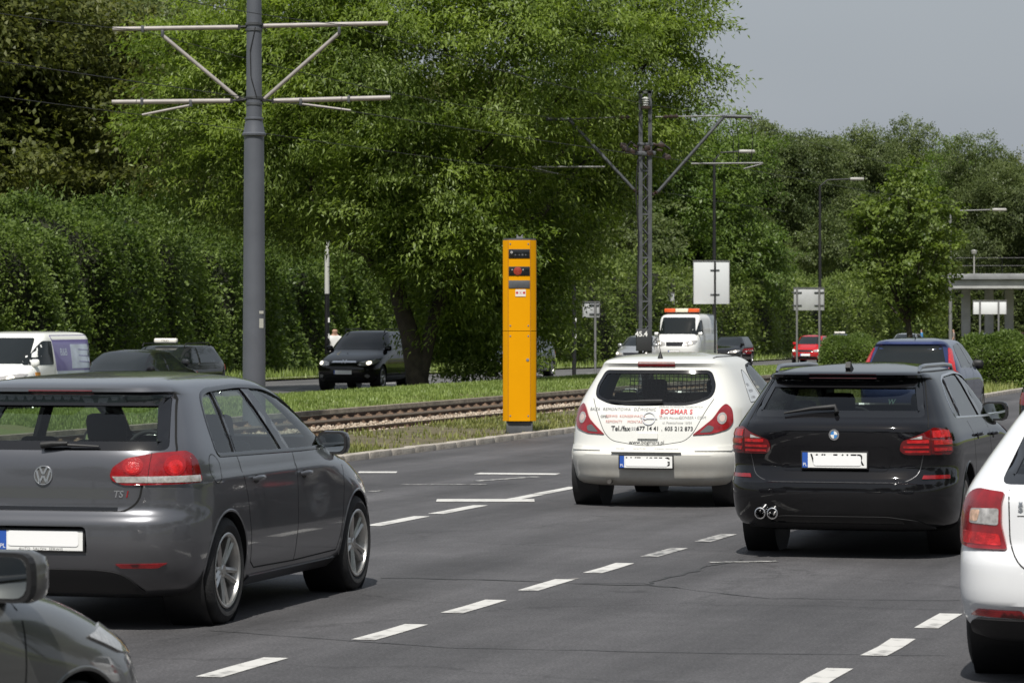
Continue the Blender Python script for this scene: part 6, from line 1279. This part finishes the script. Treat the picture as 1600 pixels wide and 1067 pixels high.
# ---- simpler cars further off, by body type
BASE = dict(
  hatch=dict(rear=[(.18, .34), (.22, .16), (.30, .075), (.52, .0), (.64, .01), (.69, .05), (.86, .066), (1.0, .09), (1.2, .235), (1.34, .37), (1.395, .33), (1.42, .36), (1.45, .52), (1.486, 1.35)], front=[(.18, 3.95), (.25, 4.10), (.4, 4.19), (.52, 4.20), (.62, 4.17), (.70, 4.10), (.78, 3.96), (.86, 3.72), (.96, 3.32), (1.0, 3.2), (1.2, 2.80), (1.36, 2.45), (1.42, 2.28), (1.45, 2.12), (1.486, 1.75)],
     dlo=[(.75, 1.0), (.85, 1.25), (1.0, 1.36), (1.6, 1.40), (2.1, 1.38), (2.5, 1.27), (3.12, .985)], bp=(1.95, 1.72), seams=(1.1, 2.05, 3.0)),
  estate=dict(rear=[(.18, .34), (.25, .12), (.45, .0), (.62, .01), (.70, .05), (.98, .06), (1.05, .12), (1.2, .24), (1.36, .36), (1.40, .33), (1.43, .45), (1.486, 1.2)], front=[(.18, 3.95), (.25, 4.10), (.4, 4.19), (.52, 4.20), (.62, 4.17), (.70, 4.08), (.78, 3.90), (.86, 3.62), (.96, 3.12), (1.0, 3.0), (1.2, 2.64), (1.36, 2.30), (1.42, 2.14), (1.45, 2.02), (1.486, 1.7)],
     dlo=[(.42, 1.03), (.55, 1.25), (.75, 1.36), (1.5, 1.40), (2.0, 1.38), (2.35, 1.27), (2.92, .985)], bp=(1.9, 1.72), seams=(1.0, 1.95, 2.85)),
  sedan=dict(rear=[(.18, .34), (.25, .12), (.45, .0), (.62, .01), (.75, .03), (.92, .04), (.98, .10), (1.02, .42), (1.08, .62), (1.2, .80), (1.36, 1.08), (1.42, 1.22), (1.45, 1.35), (1.486, 1.7)], front=[(.18, 3.95), (.25, 4.10), (.4, 4.19), (.52, 4.20), (.62, 4.17), (.70, 4.08), (.78, 3.90), (.86, 3.62), (.96, 3.12), (1.0, 3.02), (1.2, 2.68), (1.36, 2.36), (1.42, 2.2), (1.45, 2.08), (1.486, 1.9)],
     dlo=[(.82, 1.04), (1.05, 1.2), (1.3, 1.35), (1.7, 1.40), (2.05, 1.38), (2.4, 1.27), (2.95, .985)], bp=(1.9, 1.78), seams=(1.05, 1.95, 2.88)),
  van=dict(rear=[(.18, .2), (.25, .08), (.4, .0), (.6, .02), (1.0, .03), (1.2, .05), (1.38, .10), (1.44, .15), (1.47, .3), (1.486, .7)], front=[(.18, 4.0), (.25, 4.12), (.38, 4.19), (.5, 4.20), (.6, 4.16), (.68, 4.08), (.75, 3.92), (.84, 3.6), (.9, 3.42), (1.1, 3.14), (1.3, 2.86), (1.4, 2.70), (1.45, 2.5), (1.486, 2.0)],
     dlo=[(2.22, .90), (2.22, 1.32), (2.62, 1.32), (2.82, 1.22), (3.3, .90)], bp=None, seams=(2.15, 3.2)),
  boxvan=dict(rear=[(.18, .2), (.25, .08), (.4, .0), (.6, .02), (1.0, .03), (1.2, .05), (1.38, .10), (1.44, .15), (1.47, .3), (1.486, .7)], front=[(.18, 4.05), (.25, 4.14), (.4, 4.19), (.55, 4.20), (.66, 4.14), (.76, 4.02), (.84, 3.88), (.9, 3.78), (1.1, 3.58), (1.3, 3.40), (1.4, 3.28), (1.45, 3.05), (1.486, 2.3)],
     dlo=[(2.85, .90), (2.85, 1.30), (3.15, 1.30), (3.3, 1.20), (3.62, .90)], bp=None, seams=(2.75, 3.55)))
WB = [(.18, .74), (.21, .80), (.28, .852), (.40, .876), (.55, .888), (.70, .889), (.875, .884), (.90, .874), (1.0, .848), (1.2, .752), (1.34, .675), (1.40, .630), (1.43, .585), (1.455, .50), (1.475, .37), (1.486, .22)]
WV = [(.18, .78), (.21, .83), (.28, .87), (.40, .886), (.70, .889), (.9, .884), (1.0, .872), (1.2, .84), (1.36, .80), (1.42, .75), (1.45, .69), (1.47, .6), (1.486, .4)]
def far_car(name, label, kind, pnt, L=4.2, W=1.78, H=1.486, lights=True, group=None, plate=True, rails=False, spokes=6, wx=(.19, .80), cat='car', wr=.315):
    B = BASE[kind]; fx, fy, fz = L/4.2, W/1.78, H/1.486; sc = lambda t: [(z*fz, x*fx) for z, x in t]
    sh = Shape(sc(B['rear']), sc(B['front']), [(z*fz, w*fy) for z, w in (WV if 'van' in kind else WB)], Rr=((.2, .85), (1.0*fz, .8), (1.486*fz, .3)), Rf=((.2, 1.15), (.7*fz, 1.25), (.95*fz, 1.2), (1.05*fz, .85), (1.486*fz, .3)), nr=4.6, nf=3.6)
    root = thing(name, label, cat, group=group)
    sp = dict(shape=sh, paint=pnt, name=name, wx=(wx[0]*L, wx[1]*L), arch=wr+.03, wheel=(wr, .2, wr*.66, spokes, False), belt=1.0*fz, track=W-.24)
    build_body(sp, root, hi=False)
    dl = [(x*fx, z*fz) for x, z in B['dlo']]; dlo = round_poly(dl, .06)
    for k, sd in (('left', 1), ('right', -1)):
        panel(sh, k, dlo, CM['fglass'], 'side_window', root, .004, -.004, .10)
        if B['bp']:
            b0, b1 = B['bp'][0]*fx, B['bp'][1]*fx; panel(sh, k, [(b0-.05, .98*fz), (b0+.05, .98*fz), (b1+.05, 1.39*fz), (b1-.05, 1.39*fz)], CM['gloss'], 'window_pillar', root, .007, 0, .10)
        for x in B['seams']: ribbon(sh, k, [(x*fx, .97*fz), (x*fx+.03, .6*fz), (x*fx, .3*fz)], .010, CM['gap'], 'door_seam', root, out=.001, h=.1)
        mirror(root, sh, dl[-1][0]-.2, dl[-1][1]+.05, pnt if lights != 'black' else CM['black'], sd, face=False)
        if rails:
            MB().tube([(.55*fx, sd*.56*fy, 1.42*fz), (.7*fx, sd*.57*fy, 1.48*fz+.03), (2.1*fx, sd*.57*fy, 1.47*fz+.03), (2.2*fx, sd*.56*fy, 1.42*fz)], .018, 6).obj('roof_rail', CM['black'], root, 50)
        q = round_poly([(sd*.40, .62*fz), (sd*.62, .60*fz), (sd*1.0, .67*fz), (sd*1.15, .745*fz), (sd*.85, .755*fz), (sd*.44, .70*fz)], .03); Lp = panel(sh, 'fwrap', q if sd < 0 else q[::-1], CM['clear'], 'headlamp', root, .008, -.01, .06)
        if lights is True:
            t = [(sd*(.72+.085*math.cos(a)), .675*fz+.05*math.sin(a)) for a in np.linspace(0, 2*math.pi, 14, endpoint=False)]; panel(sh, 'fwrap', t, CM['lit'], 'lamp_bulb', Lp, .014, .005, .06)
        q = round_poly([(sd*.5, .80*fz), (sd*.95, .80*fz), (sd*.95, .95*fz), (sd*.6, .95*fz)], .03); panel(sh, 'wrap', q if sd > 0 else q[::-1], CM['red'], 'tail_lamp', root, .008, -.01, .06)
        q = [(sd*(.66+.06*math.cos(a)), .36*fz+.045*math.sin(a)) for a in np.linspace(0, 2*math.pi, 14, endpoint=False)]; panel(sh, 'nose', q, CM['clear'], 'fog_lamp', root, .006, -.01, .06)
    if 'van' in kind: ws = [(-.74*fy, .92*fz), (.74*fy, .92*fz), (.66*fy, 1.375*fz), (-.66*fy, 1.375*fz)]
    else: ws = [(-.70*fy, 1.0*fz), (.70*fy, 1.0*fz), (.55*fy, 1.405*fz), (-.55*fy, 1.405*fz)]
    panel(sh, 'nose', round_poly(ws, .05), CM['fglass'], 'windscreen', root, .004, -.006, .10)
    rz = (1.06, 1.36) if 'van' not in kind else (.95, 1.34)
    panel(sh, 'tail', round_poly([(-.66*fy, rz[0]*fz), (.66*fy, rz[0]*fz), (.56*fy, rz[1]*fz), (-.56*fy, rz[1]*fz)], .05), CM['fglass'], 'rear_window', root, .004, -.006, .10)
    panel(sh, 'nose', round_poly([(-.36, .60*fz), (.36, .60*fz), (.40, .71*fz), (-.40, .71*fz)], .02), CM['gloss'], 'grille', root, .006, -.01, .06)
    panel(sh, 'nose', round_poly([(-.60, .24*fz), (.60, .24*fz), (.52, .36*fz), (-.52, .36*fz)], .03), CM['black'], 'lower_grille', root, .006, -.01, .06)
    if plate: tail_plate(sh, root, 'nose', 0, .45*fz, .52, .114, '', (-.22, .24, -.05, .05))
    return root, sh, (fx, fy, fz)
def roof_sign(root, x, z, text, lit=False):
    o = MB().box((x, 0, z+.06), (.16, .62, .13), None, .04).obj('taxi_sign', mat('taxi_sign_white', (.75, .72, .66), .4), root, 50)
    V, F = text_geo(text, .085, space=1.1); put('sign_letters', mesh_np('sign_letters', [(x+.082, a, z+.06+b) for a, b, _ in V], F, (CM['ink'],)), o)
def on_road(root, L, W, px, Y, v, toward=True, which='front', z=None):
    """stand a car with its front (or tail) centre at image column px, lane offset v"""
    # column px and lateral v fix the depth: v = X*CU - Y*SU
    k = (px-800)/FPX; Y = v/(k*CU-SU) if Y is None else Y; X = k*Y; u, vv = to_road(X, Y)
    lx = L if which == 'front' else 0
    place(root, lx, 0, X, Y, 195.7 if toward else 15.7, gz(vv, u) if z is None else z)
def build_traffic():
    black = paint('black_car_paint', (.008, .008, .009), 0, .3); navy = paint('navy_car_paint', (.022, .03, .06), .3, .35); white = paint('white_van_paint', (.78, .78, .76), 0, .35)
    silver = paint('silver_car_paint', (.42, .43, .44), .6, .35); redp = paint('red_car_paint', (.45, .012, .016), 0, .3); dgrey = paint('dark_grey_car_paint', (.03, .032, .035), .3, .35); bluep = paint('blue_car_paint', (.018, .032, .12), .4, .35)
    # black off-roader by the tree
    r, sh, f = far_car('suv_car', 'black off-road car with lit headlamps beside the big tree trunk', 'estate', black, 4.5, 1.82, 1.68, rails=True, wr=.35, spokes=5, wx=(.20, .79))
    b = panel(sh, 'nose', round_poly([(-.36, .77), (.36, .77), (.33, .815), (-.33, .815)], .01), CM['chrome'], 'grille_bar', r, .012, -.01, .05)
    panel(sh, 'nose', [(-.055, .745), (-.035, .745), (-.035, .84), (-.055, .84)], CM['chrome'], 'emblem', r, .02, 0, .05); panel(sh, 'nose', [(.055, .745), (.035, .745), (.035, .84), (.055, .84)], CM['chrome'], 'emblem', r, .02, 0, .05); panel(sh, 'nose', [(-.05, .785), (.05, .785), (.05, .80), (-.05, .80)], CM['chrome'], 'emblem_bar', r, .02, 0, .05)
    X, Y = ground_px(506, 609, -.12); place(r, .79*4.5, -.84, X, Y, 194, -.12)
    # small white van with purple livery
    r, sh, f = far_car('delivery_van', 'small white delivery van with a purple and pale livery on its side, at far left', 'van', white, 4.4, 1.80, 1.80, cat='van')
    for k in ('left', 'right'):
        pu = mat('livery_purple', (.16, .13, .34), .3, coat=1); pale = mat('livery_pale_blue', (.50, .55, .66), .3, coat=1, noise=.2, nscale=3)
        panel(sh, k, round_poly([(.08, .95), (2.18, .95), (2.32, 1.72), (.20, 1.72)], .05), pu, 'livery_panel', r, .005, -.005, .1)
        panel(sh, k, [(.15, .42), (2.15, .42), (2.15, .95), (.10, .95)], pale, 'livery_panel', r, .005, -.005, .1)
        panel(sh, k, [(.3, 1.0), (1.35, 1.0), (1.35, 1.52), (.4, 1.52)], pale, 'livery_window_picture', r, .007, -.005, .1)
        for z in (1.12, 1.25, 1.38): panel(sh, k, [(.35, z), (.95, z+.02), (.95, z+.035), (.35, z+.015)], pu, 'livery_line', r, .009, 0, .1)
        text_on(sh, k, 'B&B', (1.75, 1.35), .22, pale, 'livery_letters', r, mirror=(k == 'left'), out=.008)
        panel(sh, k, [(3.05, .86), (3.3, .86), (3.3, .94), (3.05, .94)], mat('livery_orange', (.75, .30, .03), .4), 'livery_patch', r, .005, -.005, .1)
    on_road(r, 4.4, 1.8, 92, None, -29.7, True, 'tail', -.22)
    r, sh, f = far_car('saloon_car', 'black saloon half hidden behind the grey hatchback roof', 'sedan', black, 4.8, 1.84, 1.46, lights=False)
    on_road(r, 4.8, 1.84, 136, None, -28.9, True, 'front', -.30)
    r, sh, f = far_car('taxi_estate', 'dark estate taxi with a white roof sign, left of the grey tram pole', 'estate', dgrey, 4.75, 1.82, 1.48, rails=True, lights=False)
    roof_sign(r, 2.3, 1.50, 'TAXI'); on_road(r, 4.75, 1.82, 310, None, -31.6, True, 'tail', -.26)
    r, sh, f = far_car('blue_hatchback', 'dark blue car half hidden behind the yellow pillar', 'hatch', navy, 4.1, 1.7, 1.46, lights=False); on_road(r, 4.1, 1.7, 837, None, -31.6, True, 'tail')
    r, sh, f = far_car('silver_car', 'silver car just left of the white van with the light bar', 'hatch', silver, 4.2, 1.75, 1.47); on_road(r, 4.2, 1.75, 986, None, -34.6, True, 'front')
    r, sh, f = far_car('black_hatchback', 'black car just right of the white van with the light bar', 'hatch', black, 4.3, 1.8, 1.45); on_road(r, 4.3, 1.8, 1126, None, -34.8, True, 'front')
    r, sh, f = far_car('red_hatchback', 'small bright red car between the two posts of a grey sign', 'hatch', redp, 3.7, 1.65, 1.47); on_road(r, 3.7, 1.65, 1258, None, -32.2, True, 'front')
    r, sh, f = far_car('taxi_saloon', 'dark taxi with a lit white roof sign behind the red car', 'sedan', dgrey, 4.6, 1.78, 1.47); roof_sign(r, 2.3, 1.48, 'TAXI'); on_road(r, 4.6, 1.78, 1301, None, -33.6, True, 'front')
    r, sh, f = far_car('distant_hatchback', 'small dark car under the footbridge behind the white sign post', 'hatch', dgrey, 4.2, 1.75, 1.47); on_road(r, 4.2, 1.75, 1522, 212, None, True, 'front')
    r, sh, f = far_car('distant_car', 'small reddish-grey car under the footbridge at the right edge', 'hatch', paint('dull_red_paint', (.10, .03, .03), .2, .35), 4.2, 1.75, 1.47); on_road(r, 4.2, 1.75, 1582, 225, None, True, 'front')
    r, sh, f = far_car('parked_car', 'grey car seen past the trunk of the young tree', 'hatch', silver, 4.2, 1.75, 1.47, lights=False); on_road(r, 4.2, 1.75, 1408, 205, None, True, 'front')
    # blue car ahead of the black estate, tall lamps beside its rear window
    r, sh, f = far_car('blue_car', 'dark blue car ahead of the black estate with tall red lamps beside its rear window', 'hatch', bluep, 4.1, 1.70, 1.52, lights='black')
    for sd in (1, -1):
        q = round_poly([(sd*.70, .95), (sd*.86, .95), (sd*.80, 1.32), (sd*.66, 1.36)], .03); panel(sh, 'wrap', q if sd > 0 else q[::-1], CM['bright'], 'pillar_lamp', r, .012, -.01, .05)
    MB().tube([(.95, 0, 1.50), (.85, 0, 1.66)], [.008, .004], 6).obj('aerial', CM['black'], r, 40)
    X, Y = (1418-800)/93.5, 5200/93.5; place(r, .1, 0, X, Y, 15.7)
    # dark estate just showing at the right edge
    r, sh, f = far_car('dark_estate', 'dark car almost wholly outside the right edge, one red lamp showing', 'estate', black, 4.6, 1.8, 1.48, lights=False)
    place(r, .3, .85, (1595-800)/130, 40, 15.7)
    # white service van with light bar
    r, sh, f = far_car('service_van', 'white service van with an orange and white light bar on its roof', 'boxvan', white, 5.0, 1.98, 2.45, cat='van', wr=.33)
    for i, (y0, y1, m_) in enumerate(((-.80, -.30, mat('lightbar_orange', (.75, .12, .03), .3, coat=1)), (-.29, .29, mat('lightbar_cream', (.75, .70, .55), .4)), (.30, .80, mat('lightbar_orange', (0, 0, 0))))):
        MB().box((3.3, (y0+y1)/2, 2.58), (.30, y1-y0, .17), None, .03).obj('light_bar', m_, r, 40)
    MB().box((3.3, 0, 2.465), (.2, 1.5, .08), None, .01).obj('light_bar_mount', CM['black'], r)
    for k in ('left', 'right'):
        for x0, x1 in ((.35, 1.0), (1.08, 1.75)): panel(sh, k, round_poly([(x0, 1.55), (x1, 1.55), (x1, 2.15), (x0, 2.15)], .05), mat('van_pale_window', (.62, .64, .66), .2, coat=1), 'side_window', r, .006, -.005, .2)
    on_road(r, 5.0, 1.98, 1053, None, -33.0, True, 'front')
build_grey_hatch(); build_white_hatch(); build_black_estate(); build_white_liftback(); build_corner_hatch(); build_traffic()
